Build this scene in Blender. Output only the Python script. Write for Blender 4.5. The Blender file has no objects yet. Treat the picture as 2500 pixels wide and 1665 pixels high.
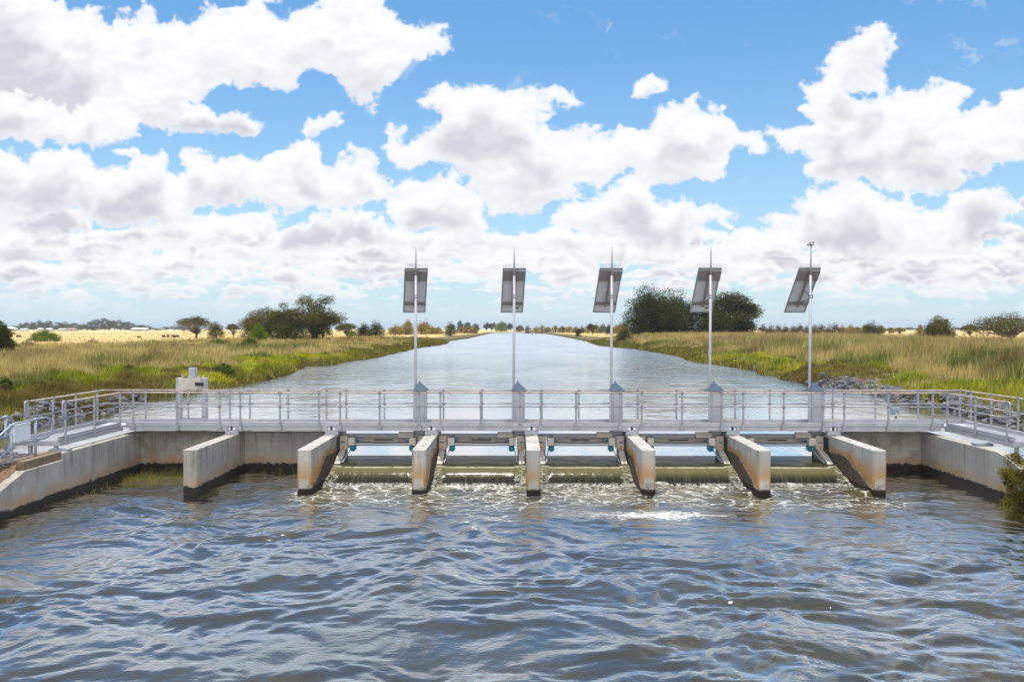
import bpy, math, random
import numpy as np
from mathutils import Vector
R = math.radians
scene = bpy.context.scene
COL = scene.collection

# ------------------------------------------------------------------ camera
W0, H0, F, VX, VY = 2500.0, 1665.0, 1944.0, 1265.0, 803.0
CZ = 4.40
cam_d = bpy.data.cameras.new('camera'); cam = bpy.data.objects.new('camera', cam_d)
COL.objects.link(cam); scene.camera = cam
cam_d.sensor_width = 36; cam_d.lens = F/W0*36; cam_d.clip_end = 20000; cam_d.clip_start = 0.1
pitch = math.atan((H0/2-VY)/F); yaw = math.atan((VX-W0/2)/F)
cam.location = (0, 0, CZ)
cam.rotation_euler = (math.pi/2-pitch, 0, yaw)

# ------------------------------------------------------------------ world
SUN_EL, SUN_AZ = 79.0, -12.0          # azimuth from +Y, negative to the left
world = bpy.data.worlds.new('World'); scene.world = world; world.use_nodes = True
scene.view_settings.view_transform = 'Standard'; scene.view_settings.look = 'None'
scene.view_settings.gamma = 1; scene.view_settings.exposure = 0.75

class NT:
    """small helper to write node trees"""
    def __init__(s, nt): s.t = nt
    def n(s, typ, **kw):
        nd = s.t.nodes.new(typ)
        for k, v in kw.items(): setattr(nd, k, v)
        return nd
    def set(s, sock, v):
        if isinstance(v, bpy.types.NodeSocket): s.t.links.new(v, sock)
        elif v is not None: sock.default_value = v
    def m(s, op, a, b=None, c=None, clamp=False):
        nd = s.n('ShaderNodeMath', operation=op, use_clamp=clamp)
        s.set(nd.inputs[0], a); s.set(nd.inputs[1], b); s.set(nd.inputs[2], c)
        return nd.outputs[0]
    def v(s, op, a, b=None, out=0):
        nd = s.n('ShaderNodeVectorMath', operation=op)
        s.set(nd.inputs[0], a); s.set(nd.inputs[1], b)
        return nd.outputs[out]
    def xyz(s, a):
        nd = s.n('ShaderNodeSeparateXYZ'); s.set(nd.inputs[0], a); return nd.outputs
    def comb(s, x, y, z=0.0):
        nd = s.n('ShaderNodeCombineXYZ'); s.set(nd.inputs[0], x); s.set(nd.inputs[1], y); s.set(nd.inputs[2], z); return nd.outputs[0]
    def ss(s, x, lo, hi, a=0.0, b=1.0, kind='SMOOTHSTEP'):
        nd = s.n('ShaderNodeMapRange', interpolation_type=kind, clamp=True)
        s.set(nd.inputs[0], x); s.set(nd.inputs[1], lo); s.set(nd.inputs[2], hi); s.set(nd.inputs[3], a); s.set(nd.inputs[4], b)
        return nd.outputs[0]
    def noise(s, vec, scale, detail=4.0, rough=0.5, dist=0.0, dims='3D', w=None):
        nd = s.n('ShaderNodeTexNoise', noise_dimensions=dims)
        s.set(nd.inputs['Vector'], vec); nd.inputs['Scale'].default_value = scale
        nd.inputs['Detail'].default_value = detail; nd.inputs['Roughness'].default_value = rough
        nd.inputs['Distortion'].default_value = dist
        return nd.outputs['Fac'] if w is None else nd.outputs['Color']
    def vor(s, vec, scale, detail=0.0, rough=0.5, feature='F1', dims='3D', smooth=0.5):
        nd = s.n('ShaderNodeTexVoronoi', voronoi_dimensions=dims, feature=feature)
        s.set(nd.inputs['Vector'], vec); nd.inputs['Scale'].default_value = scale
        nd.inputs['Detail'].default_value = detail; nd.inputs['Roughness'].default_value = rough
        if feature == 'SMOOTH_F1': nd.inputs['Smoothness'].default_value = smooth
        return nd.outputs['Distance']
    def mix(s, f, a, b, mode='MIX'):
        nd = s.n('ShaderNodeMix', data_type='RGBA', blend_type=mode); nd.clamp_factor = True
        s.set(nd.inputs[0], f)
        for i, q in ((6, a), (7, b)):
            if isinstance(q, tuple): q = (*q[:3], 1.0)
            s.set(nd.inputs[i], q)
        return nd.outputs[2]

def hash2(ix, iy, seed):
    h = (ix.astype(np.int64)*374761393 + iy.astype(np.int64)*668265263 + seed*1442695041) & 0xffffffff
    h = ((h ^ (h >> 13))*1274126177) & 0xffffffff
    return ((h ^ (h >> 16)) & 0xffff)/65535.0
def vnoise(x, y, seed=0):
    xi = np.floor(x); yi = np.floor(y); fx = x-xi; fy = y-yi
    ux = fx*fx*fx*(fx*(fx*6-15)+10); uy = fy*fy*fy*(fy*(fy*6-15)+10)
    a = hash2(xi, yi, seed); b = hash2(xi+1, yi, seed); c = hash2(xi, yi+1, seed); d = hash2(xi+1, yi+1, seed)
    return (a*(1-ux)+b*ux)*(1-uy)+(c*(1-ux)+d*ux)*uy
def fbm(x, y, seed=0, octv=4, rough=0.5):
    s = 0; a = 1; t = 0
    for i in range(octv):
        s = s+a*vnoise(x*2**i+i*17.3, y*2**i-i*9.1, seed+i); t += a; a *= rough
    return s/t

def cloud_polys():
    A = lambda *p: [(x/1.884, y/1.884) for x, y in p]
    B = lambda *p: [(1250+x/1.884, y/1.884) for x, y in p]
    L = []
    rnd = random.Random(4)
    rows = []
    for k in range(420):                                  # small far cumulus, flat-bottomed, in rows near the horizon
        t = rnd.random(); y = 762-t*180; w = (22+85*t)*rnd.uniform(0.5, 1.5); h = w*rnd.uniform(0.16, 0.30)
        x = rnd.uniform(-120, 2620)
        if t < 0.2 and rnd.random() < 0.4: continue
        rows.append((y, [(x-w, y), (x-w*0.8, y-h*rnd.uniform(.3, .8)), (x-w*0.3, y-h*rnd.uniform(.7, 1.3)), (x+w*0.2, y-h*rnd.uniform(.6, 1.4)), (x+w*0.7, y-h*rnd.uniform(.3, .9)), (x+w, y-1), (x+w*0.5, y+h*0.12), (x-w*0.5, y+h*0.12)]))
    rows.sort(key=lambda r: -r[0]); L += [(p, 0.9) for _, p in rows]
    puffs = []
    for k in range(150):                                  # middle-distance puffs over the low banks
        t = rnd.random(); y = 735-t*150; w = (38+75*t)*rnd.uniform(0.55, 1.25); h = w*rnd.uniform(0.26, 0.42); x = rnd.uniform(-120, 2620)
        puffs.append((y, [(x-w, y), (x-w*0.85, y-h*rnd.uniform(.3, .7)), (x-w*0.35, y-h*rnd.uniform(.8, 1.3)), (x+w*0.2, y-h*rnd.uniform(.7, 1.5)), (x+w*0.7, y-h*rnd.uniform(.3, .9)), (x+w, y-1), (x+w*0.5, y+h*0.10), (x-w*0.5, y+h*0.10)]))
    puffs.sort(key=lambda r: -r[0]); puffs = [(p, 0.95) for _, p in puffs]
    big = [
     B((1430,1280),(1560,1220),(1620,1200),(1700,1160),(1900,1140),(1960,1180),(2100,1200),(2100,1290),(1850,1320),(1600,1320),(1450,1310)),
     A((1200,1240),(1250,1170),(1450,1140),(1700,1130),(1950,1150),(2000,1200),(2030,1260),(1800,1240),(1500,1250)),
     A((-200,1220),(100,1190),(300,1220),(500,1200),(640,1220),(600,1290),(300,1310),(-200,1300)),
     A((640,1200),(800,1180),(1100,1190),(1200,1210),(1150,1260),(900,1250),(700,1240)),
     B((2060,1150),(2100,1120),(2300,1120),(2355,1150),(2600,1150),(2600,1290),(2200,1290),(2110,1220)),
     B((720,1190),(860,1140),(900,1110),(1040,1060),(1160,1070),(1300,1060),(1330,1150),(1480,1170),(1560,1190),(1540,1230),(1350,1230),(1100,1290),(900,1260),(720,1230)),
     A((1980,1170),(2100,1130),(2240,1080),(2355,1110),(2460,1150),(2460,1230),(2255,1230),(2100,1200)),
     B((60,1170),(110,1100),(190,1045),(300,1080),(500,1090),(600,1160),(560,1230),(300,1235),(100,1230)),
     A((-200,1090),(80,1065),(250,1085),(300,1140),(290,1200),(150,1210),(-200,1230)),
     A((290,1110),(400,1060),(620,1060),(720,1120),(700,1180),(500,1200),(330,1190)),
     A((640,1160),(700,1080),(860,1060),(880,1010),(1000,990),(1240,985),(1300,1030),(1230,1110),(1200,1180),(1000,1190),(760,1180)),
     A((1240,1100),(1300,1050),(1390,1030),(1400,990),(1480,980),(1700,970),(1800,1020),(1880,1080),(1880,1130),(1700,1120),(1560,1140),(1350,1165),(1260,1150)),
     A((-200,960),(50,930),(250,930),(420,950),(460,1020),(440,1070),(250,1085),(0,1060),(-200,1070)),
     B((1140,1010),(1180,985),(1270,980),(1290,920),(1380,910),(1510,880),(1540,850),(1640,860),(1700,920),(1780,910),(1850,960),(1950,960),(2000,890),(2080,860),(2180,880),(2270,930),(2330,980),(2230,1000),(2220,1060),(2130,1080),(2120,1110),(1950,1130),(1750,1160),(1500,1160),(1320,1120),(1300,1050),(1160,1040)),
     B((180,1030),(230,940),(420,910),(440,860),(560,820),(650,840),(690,910),(780,920),(850,970),(960,970),(1030,985),(960,1000),(1000,1050),(900,1050),(800,1100),(760,1160),(560,1150),(450,1090),(250,1060)),
     A((1760,930),(1830,870),(1900,860),(1980,820),(2040,810),(2060,745),(2110,770),(2130,860),(2200,900),(2240,1000),(2230,1080),(2100,1100),(1950,1060),(1850,1020)),
     A((-200,690),(60,680),(120,740),(180,690),(340,690),(400,740),(500,760),(560,770),(650,720),(760,715),(820,790),(860,710),(1000,705),(1100,700),(1200,700),(1300,670),(1400,655),(1480,680),(1520,760),(1570,750),(1620,690),(1700,700),(1740,780),(1800,850),(1810,920),(1700,960),(1600,985),(1400,970),(1200,950),(1040,950),(900,960),(870,1020),(760,1060),(600,1055),(450,1040),(300,960),(100,1000),(-200,1050)),
     B((2290,920),(2355,895),(2500,900),(2500,960),(2300,950)),
     B((1190,600),(1260,570),(1340,580),(1290,520),(1340,480),(1310,410),(1360,360),(1440,310),(1430,270),(1470,230),(1530,220),(1570,150),(1620,125),(1680,160),(1730,200),(1700,260),(1680,320),(1690,400),(1700,430),(1560,440),(1640,450),(1720,440),(1800,400),(1900,365),(2000,370),(2060,420),(2080,490),(2170,480),(2230,430),(2300,400),(2355,385),(2600,350),(2600,740),(2355,740),(2230,780),(2060,810),(2020,870),(1900,890),(1780,890),(1700,840),(1560,840),(1440,850),(1370,790),(1390,730),(1340,690),(1250,680)),
     A((1760,600),(1800,580),(1900,580),(1870,640),(1960,600),(1985,560),(1935,490),(1960,450),(2030,400),(2130,400),(2170,375),(2280,410),(2405,420),(2475,430),(2575,395),(2605,440),(2725,460),(2685,490),(2605,500),(2535,460),(2465,500),(2535,530),(2475,550),(2505,590),(2565,600),(2695,600),(2755,630),(2825,600),(2955,600),(2985,540),(3055,490),(3115,480),(3205,470),(3165,520),(3205,530),(3285,500),(3365,530),(3415,600),(3495,610),(3525,700),(3475,730),(3385,710),(3335,760),(3285,820),(3185,810),(3055,840),(2955,830),(2865,790),(2795,860),(2655,870),(2625,940),(2455,960),(2355,970),(2240,970),(2200,900),(2100,800),(2000,770),(1860,780),(1780,720),(1750,680),(1780,640)),
     B((530,440),(560,370),(620,345),(690,390),(690,420),(640,430),(620,460),(560,465)),
     A((1385,610),(1410,560),(1500,535),(1520,515),(1570,530),(1570,570),(1500,580),(1470,610),(1420,635)),
     A((520,685),(580,670),(650,690),(655,720),(590,712)),
     A((700,480),(840,470),(930,485),(1010,520),(1080,520),(1160,550),(1210,590),(1170,635),(1080,620),(1040,600),(940,600),(800,600),(700,570)),
     A((-200,-200),(120,-100),(260,-30),(330,30),(430,40),(510,100),(560,60),(620,80),(640,30),(720,50),(730,100),(830,90),(900,120),(990,50),(970,0),(1060,40),(1130,20),(1160,-60),(1260,-60),(1270,50),(1400,20),(1500,0),(1560,-80),(1700,-80),(1780,20),(1880,100),(1980,130),(2070,140),(2085,230),(2000,260),(1900,300),(1830,380),(1760,440),(1760,490),(1680,500),(1620,430),(1540,350),(1450,310),(1380,390),(1280,410),(1160,395),(1080,410),(1000,395),(930,440),(840,460),(840,560),(740,590),(640,600),(480,640),(200,640),(-200,600)),
     A((-200,400),(100,430),(300,490),(420,440),(560,490),(660,570),(640,625),(480,675),(300,675),(0,640),(-200,640)),
    ]
    return L+[(p, 1.0) for p in big[:11]]+puffs+[(p, 1.0) for p in big[11:]]
def sdf(poly, X_, Y_):
    """signed distance to a polygon (positive inside)"""
    P = np.array(poly); Q = np.roll(P, -1, 0); best = np.full(X_.shape, 1e9); inside = np.zeros(X_.shape, bool)
    for (ax, ay), (bx, by) in zip(P, Q):
        dx, dy = bx-ax, by-ay; t = np.clip(((X_-ax)*dx+(Y_-ay)*dy)/(dx*dx+dy*dy+1e-9), 0, 1)
        best = np.minimum(best, (X_-ax-t*dx)**2+(Y_-ay-t*dy)**2)
        if ay != by:
            inside ^= ((ay > Y_) != (by > Y_)) & (X_ < (bx-ax)*(Y_-ay)/(by-ay)+ax)
    return np.where(inside, 1, -1)*np.sqrt(best)
def billow(x, y, seed, octv, rough=0.55):
    s = 0; a = 1; t = 0
    for i in range(octv):
        n = np.abs(2*vnoise(x*2**i+i*31.7, y*2**i+i*11.3, seed+i)-1); s = s+a*n; t += a; a *= rough
    return s/t
def sstep(x, a, b): t = np.clip((x-a)/(b-a), 0, 1); return t*t*(3-2*t)
def bilin(img, fx, fy):
    h, w = img.shape; fx = np.clip(fx, 0, w-1.001); fy = np.clip(fy, 0, h-1.001); ix = fx.astype(int); iy = fy.astype(int); tx = fx-ix; ty = fy-iy
    return (img[iy, ix]*(1-tx)+img[iy, ix+1]*tx)*(1-ty)+(img[iy+1, ix]*(1-tx)+img[iy+1, ix+1]*tx)*ty
def front_clouds(S=1.8):
    """cloud cover and light over the part of the sky ahead, on a grid of photo-frame pixels / S"""
    x0, x1, y0, y1 = -180, 2680, -160, 800
    w = int((x1-x0)/S); h = int((y1-y0)/S); X_, Y_ = np.meshgrid(x0+np.arange(w)*S, y0+np.arange(h)*S)
    wx = (fbm(X_/90, Y_/75, 61, 5, 0.6)-0.5); wy = (fbm(X_/90+50, Y_/75, 71, 5, 0.6)-0.5)
    bl = billow(X_/62+wx*0.8, Y_/50+wy*0.8, 81, 6, 0.55); fn = fbm(X_/26, Y_/22, 91, 6, 0.66)
    blr = billow(X_/80+wx*0.9, Y_/62+wy*0.9, 81, 3, 0.45); soft = fbm(X_/150, Y_/110, 95, 3, 0.5); lump = fbm(X_/70+wx*1.2, Y_/52+wy*1.2, 99, 4, 0.5)
    alpha = np.zeros((h, w)); lum = np.zeros((h, w))
    for pi, (poly, op) in enumerate(cloud_polys()):
        P = np.array(poly); sz = min(P[:, 1].max()-P[:, 1].min(), 330.0); k = min(1.0, 0.30+sz/170.0); pad = 45*k+4
        a0 = max(int((P[:, 0].min()-pad-x0)/S), 0); a1 = min(int((P[:, 0].max()+pad-x0)/S), w)
        b0 = max(int((P[:, 1].min()-pad-y0)/S), 0); b1 = min(int((P[:, 1].max()+pad-y0)/S), h)
        if a1-a0 < 3 or b1-b0 < 3: continue
        sl = (slice(b0, b1), slice(a0, a1)); q = 3
        cx = X_[b0, a0]-20+np.arange(int((a1-a0)*S/(q*S))+16)*q*S; cy = Y_[b0, a0]-20+np.arange(int((b1-b0)*S/(q*S))+16)*q*S
        sd_ = sdf(poly, *np.meshgrid(cx, cy))
        xx_ = X_[sl]+wx[sl]*70*k; yy_ = Y_[sl]+wy[sl]*50*k
        d = bilin(sd_, (xx_-cx[0])/(q*S), (yy_-cy[0])/(q*S))
        d = d+5*k+(0.33-bl[sl])*42*k+(fn[sl]-0.5)*28*k*np.clip(1.3-np.abs(d)/60, 0.3, 1)
        # fluffy where the edge looks up, softer and flatter underneath
        a = sstep(d, -4.0*k-0.5, 9.0*k+1.2)
        a = a*np.clip(0.80+0.20*sstep(d, 0, 26*k), 0, 1)*op
        # amount of cloud overhead within a decay length
        Ld = max(sz*0.42, 5)/S; g = math.exp(-1/Ld); occ = np.zeros_like(a); acc = np.zeros(a.shape[1])
        dn = sstep(d, -2, 30*k)
        for r in range(a.shape[0]):
            acc = acc*g+dn[r]*(1-g); occ[r] = acc
        deep = sstep(d, 2*k, 0.20*sz+4)
        gr = sstep(occ+(lump[sl]-0.5)*0.85+(soft[sl]-0.5)*0.9, 0.30, 1.0)*(0.25+0.75*deep)
        # relief: light comes from above
        hgt = np.clip(d, 0, 60*k)/(60*k)+1.1*(0.4-blr[sl])+0.5*lump[sl]+0.10*(0.4-bl[sl])
        gy_ = np.gradient(hgt, axis=0)/S*34*k
        rel = np.clip(gy_, -0.55, 0.55)
        l_ = 1.0-0.48*gr+0.14*rel*(0.4+0.6*sstep(occ, 0.1, 0.5))
        l_ = np.clip(l_, 0.40, 1.03)
        for _ in range(2 if sz > 120 else 1):
            pd = np.pad(l_, 2, mode='edge'); l_ = sum(pd[i:i+l_.shape[0], j:j+l_.shape[1]] for i in (0, 1, 2, 3, 4) for j in (0, 1, 2, 3, 4))/25
        # thin parts are seen through and bright
        al = alpha[sl]; lum[sl] = lum[sl]*(1-a)+l_*a; alpha[sl] = al*(1-a)+a
    # wisps
    wsp = sstep(fbm(X_/90+wx*2, Y_/60+wy*2, 131, 6, 0.6), 0.66, 0.9)*0.3
    lum = lum+wsp*(1-alpha); alpha = alpha+wsp*(1-alpha)
    low = sstep(Y_, 560, 760)*sstep(fbm(X_/120+wx, Y_/18+wy*1.5, 141, 6, 0.62), 0.42, 0.72)*0.6*(1-sstep(Y_, 770, 800))
    lum = lum+low*(1-alpha)*0.95; alpha = alpha+low*(1-alpha)
    lum = np.where(alpha > 1e-4, lum/np.maximum(alpha, 1e-4), 1.0)
    return (x0, x1, y0, y1), alpha, lum

def around_clouds(w=1536, h=384):
    A_, E_ = np.meshgrid((np.arange(w)+0.5)/w*2*math.pi-math.pi, (np.arange(h)+0.5)/h*math.pi/2)
    z = np.sin(E_)+0.06; x = np.sin(A_)*np.cos(E_)/z; y = np.cos(A_)*np.cos(E_)/z
    wx = fbm(x*1.1, y*1.1, 161, 4)-0.5; wy = fbm(x*1.1+30, y*1.1, 165, 4)-0.5
    n = fbm(x*0.62+wx*0.9, y*0.62+wy*0.9, 151, 7, 0.55); b = billow(x*2.2, y*2.2, 155, 4)
    d = n+(0.35-b)*0.08
    d = d-0.045*sstep(np.cos(A_)*np.cos(E_), 0.2, 0.6)
    a = sstep(d, 0.490, 0.530)
    l_ = 1-0.38*sstep(d, 0.56, 0.74)-0.06*b
    back = 1+1.3*sstep(-np.cos(A_)*np.cos(E_), -0.15, 0.6)      # unseen clouds behind the camera, brightened as added fill for shaded faces
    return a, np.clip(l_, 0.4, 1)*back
def make_image(name, chans):
    h, w = chans[0].shape; im = bpy.data.images.new(name, w, h, float_buffer=True, alpha=False); im.colorspace_settings.name = 'Non-Color'
    buf = np.ones((h, w, 4), dtype=np.float32)
    for i, c in enumerate(chans): buf[:, :, i] = c
    im.pixels.foreach_set(buf.ravel()); im.update(); return im
def build_world():
    """blue sky with banks of cumulus, all placed by compass direction"""
    nt = world.node_tree; nt.nodes.clear(); N = NT(nt)
    out = N.n('ShaderNodeOutputWorld'); bg = N.n('ShaderNodeBackground'); nt.links.new(bg.outputs[0], out.inputs[0])
    D = N.n('ShaderNodeTexCoord').outputs['Generated']; x, y, z = N.xyz(D)
    sky = N.n('ShaderNodeTexSky', sky_type='NISHITA', sun_disc=False)
    sky.sun_elevation = R(SUN_EL); sky.sun_rotation = R(SUN_AZ)
    sky.air_density = 1.0; sky.dust_density = 0.5; sky.ozone_density = 2.0; sky.altitude = 0
    (x0, x1, y0, y1), ca, cl = front_clouds()
    def tex(im, u, v, ext):
        t = N.n('ShaderNodeTexImage', interpolation='Linear', extension=ext); t.image = im; N.set(t.inputs[0], N.comb(u, v))
        s = N.n('ShaderNodeSeparateColor'); N.set(s.inputs[0], t.outputs[0]); return s.outputs[0], s.outputs[1]
    yp = N.m('MAXIMUM', y, 0.05); tx = N.m('DIVIDE', x, yp); tz = N.m('DIVIDE', z, yp)
    fu = N.m('MULTIPLY_ADD', tx, F/(x1-x0), (VX-x0)/(x1-x0)); fv = N.m('MULTIPLY_ADD', tz, F/(y1-y0), (y1-VY)/(y1-y0))
    a1, l1 = tex(make_image('clouds_ahead', (ca[::-1], cl[::-1])), fu, fv, 'EXTEND')
    az = N.m('ARCTAN2', x, y); el = N.m('ARCSINE', N.m('MINIMUM', N.m('MAXIMUM', z, -1.0), 1.0))
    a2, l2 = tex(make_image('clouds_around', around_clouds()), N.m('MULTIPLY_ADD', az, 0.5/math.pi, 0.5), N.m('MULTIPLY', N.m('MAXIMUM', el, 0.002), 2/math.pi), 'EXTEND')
    w = N.m('MULTIPLY', N.ss(N.m('ABSOLUTE', tx), 0.725, 0.66), N.ss(tz, 0.485, 0.43)); w = N.m('MULTIPLY', w, N.ss(y, 0.06, 0.1))
    def lerp(a, b): return N.m('MULTIPLY_ADD', w, N.m('SUBTRACT', b, a), a)
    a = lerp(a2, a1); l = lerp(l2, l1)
    cloud = N.mix(N.ss(l, 0.5, 1.0, 0, 1, 'LINEAR'), CLOUD_DARK, CLOUD_LIGHT)
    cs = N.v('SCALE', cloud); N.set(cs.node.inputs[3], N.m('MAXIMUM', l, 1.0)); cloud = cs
    hz = N.ss(el, 0.0, 0.42, 1.0, 0.0, 'LINEAR')
    skyc = N.v('SCALE', sky.outputs[0]); skyc.node.inputs[3].default_value = SKY_STRENGTH
    skyc = N.mix(1.0, skyc, SKY_TINT, 'MULTIPLY')
    skyc = N.mix(N.m('MULTIPLY', N.m('POWER', hz, 2.2), 0.9), skyc, SKY_LOW)
    low = N.ss(el, 0.0, 0.07, 1.0, 0.0)
    cloud = N.mix(N.m('MULTIPLY', low, 0.5), cloud, SKY_LOW)
    a = N.m('MULTIPLY', a, N.ss(el, 0.0, 0.05, 0.35, 1.0))
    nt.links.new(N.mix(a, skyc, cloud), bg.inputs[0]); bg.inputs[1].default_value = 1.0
SKY_STRENGTH = 0.085; SKY_TINT = (0.59, 0.94, 1.09); SKY_LOW = (0.42, 0.50, 0.56)
CLOUD_DARK = (0.40, 0.395, 0.44); CLOUD_LIGHT = (0.585, 0.585, 0.595)

build_world()
sun_d = bpy.data.lights.new('sun', 'SUN'); sun_d.energy = 3.0; sun_d.angle = R(0.5); sun_d.color = (1.0, 0.95, 0.87)
sun = bpy.data.objects.new('sun', sun_d); COL.objects.link(sun)
sd = Vector((math.sin(R(SUN_AZ))*math.cos(R(SUN_EL)), math.cos(R(SUN_AZ))*math.cos(R(SUN_EL)), math.sin(R(SUN_EL))))
sun.rotation_euler = sd.to_track_quat('Z', 'Y').to_euler(); sun.location = (0, 0, 60)

# ------------------------------------------------------------------ numbers
def X(px, Y): return (px-VX)/F*Y
def Z(py, Y): return CZ-(py-VY)/F*Y
def Dz(py, z): return (CZ-z)*F/(py-VY)
ZU = 0.45                                # upper water level; lower water is z = 0

# ------------------------------------------------------------------ object helpers
def tag(o, label=None, cat=None, group=None, kind=None):
    if label: o['label'] = label
    if cat: o['category'] = cat
    if group: o['group'] = group
    if kind: o['kind'] = kind
    return o
def empty(name, loc=(0, 0, 0), rz=0.0):
    o = bpy.data.objects.new(name, None); COL.objects.link(o); o.location = loc; o.rotation_euler = (0, 0, rz)
    o.empty_display_size = 0.2
    return o
class MB:
    def __init__(s): s.v = []; s.f = []
    def add(s, vs, fs):
        b = len(s.v); s.v += [tuple(q) for q in vs]; s.f += [tuple(b+i for i in f) for f in fs]; return s
    def box(s, x0, x1, y0, y1, z0, z1):
        vs = [(x0,y0,z0),(x1,y0,z0),(x1,y1,z0),(x0,y1,z0),(x0,y0,z1),(x1,y0,z1),(x1,y1,z1),(x0,y1,z1)]
        return s.add(vs, [(3,2,1,0),(4,5,6,7),(0,1,5,4),(1,2,6,5),(2,3,7,6),(3,0,4,7)])
    def bev(s, x0, x1, y0, y1, z0, z1, b=0.01):
        """box with chamfered edges all round"""
        vs = []
        for (zz, i) in ((z0, b), (z0+b, 0), (z1-b, 0), (z1, b)):
            vs += [(x0+i+b*(i==0), y0+i, zz), (x1-i-b*(i==0), y0+i, zz), (x1-i, y0+i+b*(i==0), zz), (x1-i, y1-i-b*(i==0), zz),
                   (x1-i-b*(i==0), y1-i, zz), (x0+i+b*(i==0), y1-i, zz), (x0+i, y1-i-b*(i==0), zz), (x0+i, y0+i+b*(i==0), zz)]
        # top/bottom rings are squares with doubled corners
        fs = [tuple(reversed(range(8)))]
        for k in range(3):
            for i in range(8):
                j = (i+1) % 8; fs.append((k*8+i, k*8+j, k*8+8+j, k*8+8+i))
        fs.append(tuple(range(24, 32)))
        return s.add(vs, fs)
    def prism(s, pts, z0, z1):
        n = len(pts)
        vs = [(p[0], p[1], z0) for p in pts]+[(p[0], p[1], z1) for p in pts]
        return s.add(vs, [tuple(reversed(range(n))), tuple(range(n, 2*n))]+[(i, (i+1) % n, n+(i+1) % n, n+i) for i in range(n)])
    def prism_x(s, pts, x0, x1):
        """profile in (y, z) swept along x"""
        n = len(pts)
        vs = [(x0, p[0], p[1]) for p in pts]+[(x1, p[0], p[1]) for p in pts]
        return s.add(vs, [tuple(reversed(range(n))), tuple(range(n, 2*n))]+[(i, (i+1) % n, n+(i+1) % n, n+i) for i in range(n)])
    def tube(s, pts, r, n=10, caps=True):
        pts = [Vector(p) for p in pts]; rs = r if isinstance(r, (list, tuple)) else [r]*len(pts)
        base = len(s.v); up = None
        for i, p in enumerate(pts):
            t = (pts[min(i+1, len(pts)-1)]-pts[max(i-1, 0)])
            t = t.normalized() if t.length > 1e-9 else Vector((0, 0, 1))
            if up is None: up = Vector((0, 0, 1)) if abs(t.z) < 0.9 else Vector((0, 1, 0))
            u = t.cross(up); u = u.normalized() if u.length > 1e-6 else Vector((1, 0, 0)); w = u.cross(t)
            up = w
            for k in range(n):
                a = 2*math.pi*k/n; s.v.append(tuple(p+u*(rs[i]*math.cos(a))+w*(rs[i]*math.sin(a))))
        for i in range(len(pts)-1):
            for k in range(n):
                a = base+i*n+k; b = base+i*n+(k+1) % n; s.f.append((a, b, b+n, a+n))
        if caps:
            s.f.append(tuple(base+k for k in reversed(range(n)))); e = base+(len(pts)-1)*n; s.f.append(tuple(e+k for k in range(n)))
        return s
    def ball(s, c, r, n=8, sc=(1, 1, 1)):
        vs = []; m = n//2+1
        for i in range(m+1):
            th = math.pi*i/m
            for k in range(n):
                a = 2*math.pi*k/n
                vs.append((c[0]+r*sc[0]*math.sin(th)*math.cos(a), c[1]+r*sc[1]*math.sin(th)*math.sin(a), c[2]+r*sc[2]*math.cos(th)))
        return s.add(vs, [(i*n+k, i*n+n+k, i*n+n+(k+1) % n, i*n+(k+1) % n) for i in range(m) for k in range(n)])
    def build(s, name, mat, parent=None, smooth=False, bevel=0.0):
        me = bpy.data.meshes.new(name); me.from_pydata(s.v, [], s.f); me.validate(); me.update()
        me.materials.append(mat)
        o = bpy.data.objects.new(name, me); COL.objects.link(o)
        if parent is not None: o.parent = parent
        if smooth:
            me.polygons.foreach_set('use_smooth', [True]*len(me.polygons))
        if bevel:
            b = o.modifiers.new('bevel', 'BEVEL'); b.width = bevel; b.segments = 2; b.limit_method = 'ANGLE'
        return o
def np_mesh(name, verts, faces, mat, parent=None, smooth=False, colors=None, k=4):
    me = bpy.data.meshes.new(name); nv = len(verts); nf = len(faces)
    me.vertices.add(nv); me.vertices.foreach_set('co', np.ascontiguousarray(verts, dtype=np.float32).ravel())
    me.loops.add(nf*k); me.loops.foreach_set('vertex_index', np.ascontiguousarray(faces, dtype=np.int32).ravel())
    me.polygons.add(nf); me.polygons.foreach_set('loop_start', np.arange(0, nf*k, k, dtype=np.int32))
    if smooth: me.polygons.foreach_set('use_smooth', np.ones(nf, dtype=bool))
    me.update(calc_edges=True)
    if colors is not None:
        at = me.color_attributes.new('tint', 'FLOAT_COLOR', 'POINT')
        c = np.ones((nv, 4), dtype=np.float32); c[:, :3] = colors
        at.data.foreach_set('color', c.ravel())
    me.materials.append(mat)
    o = bpy.data.objects.new(name, me); COL.objects.link(o)
    if parent is not None: o.parent = parent
    return o

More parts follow.
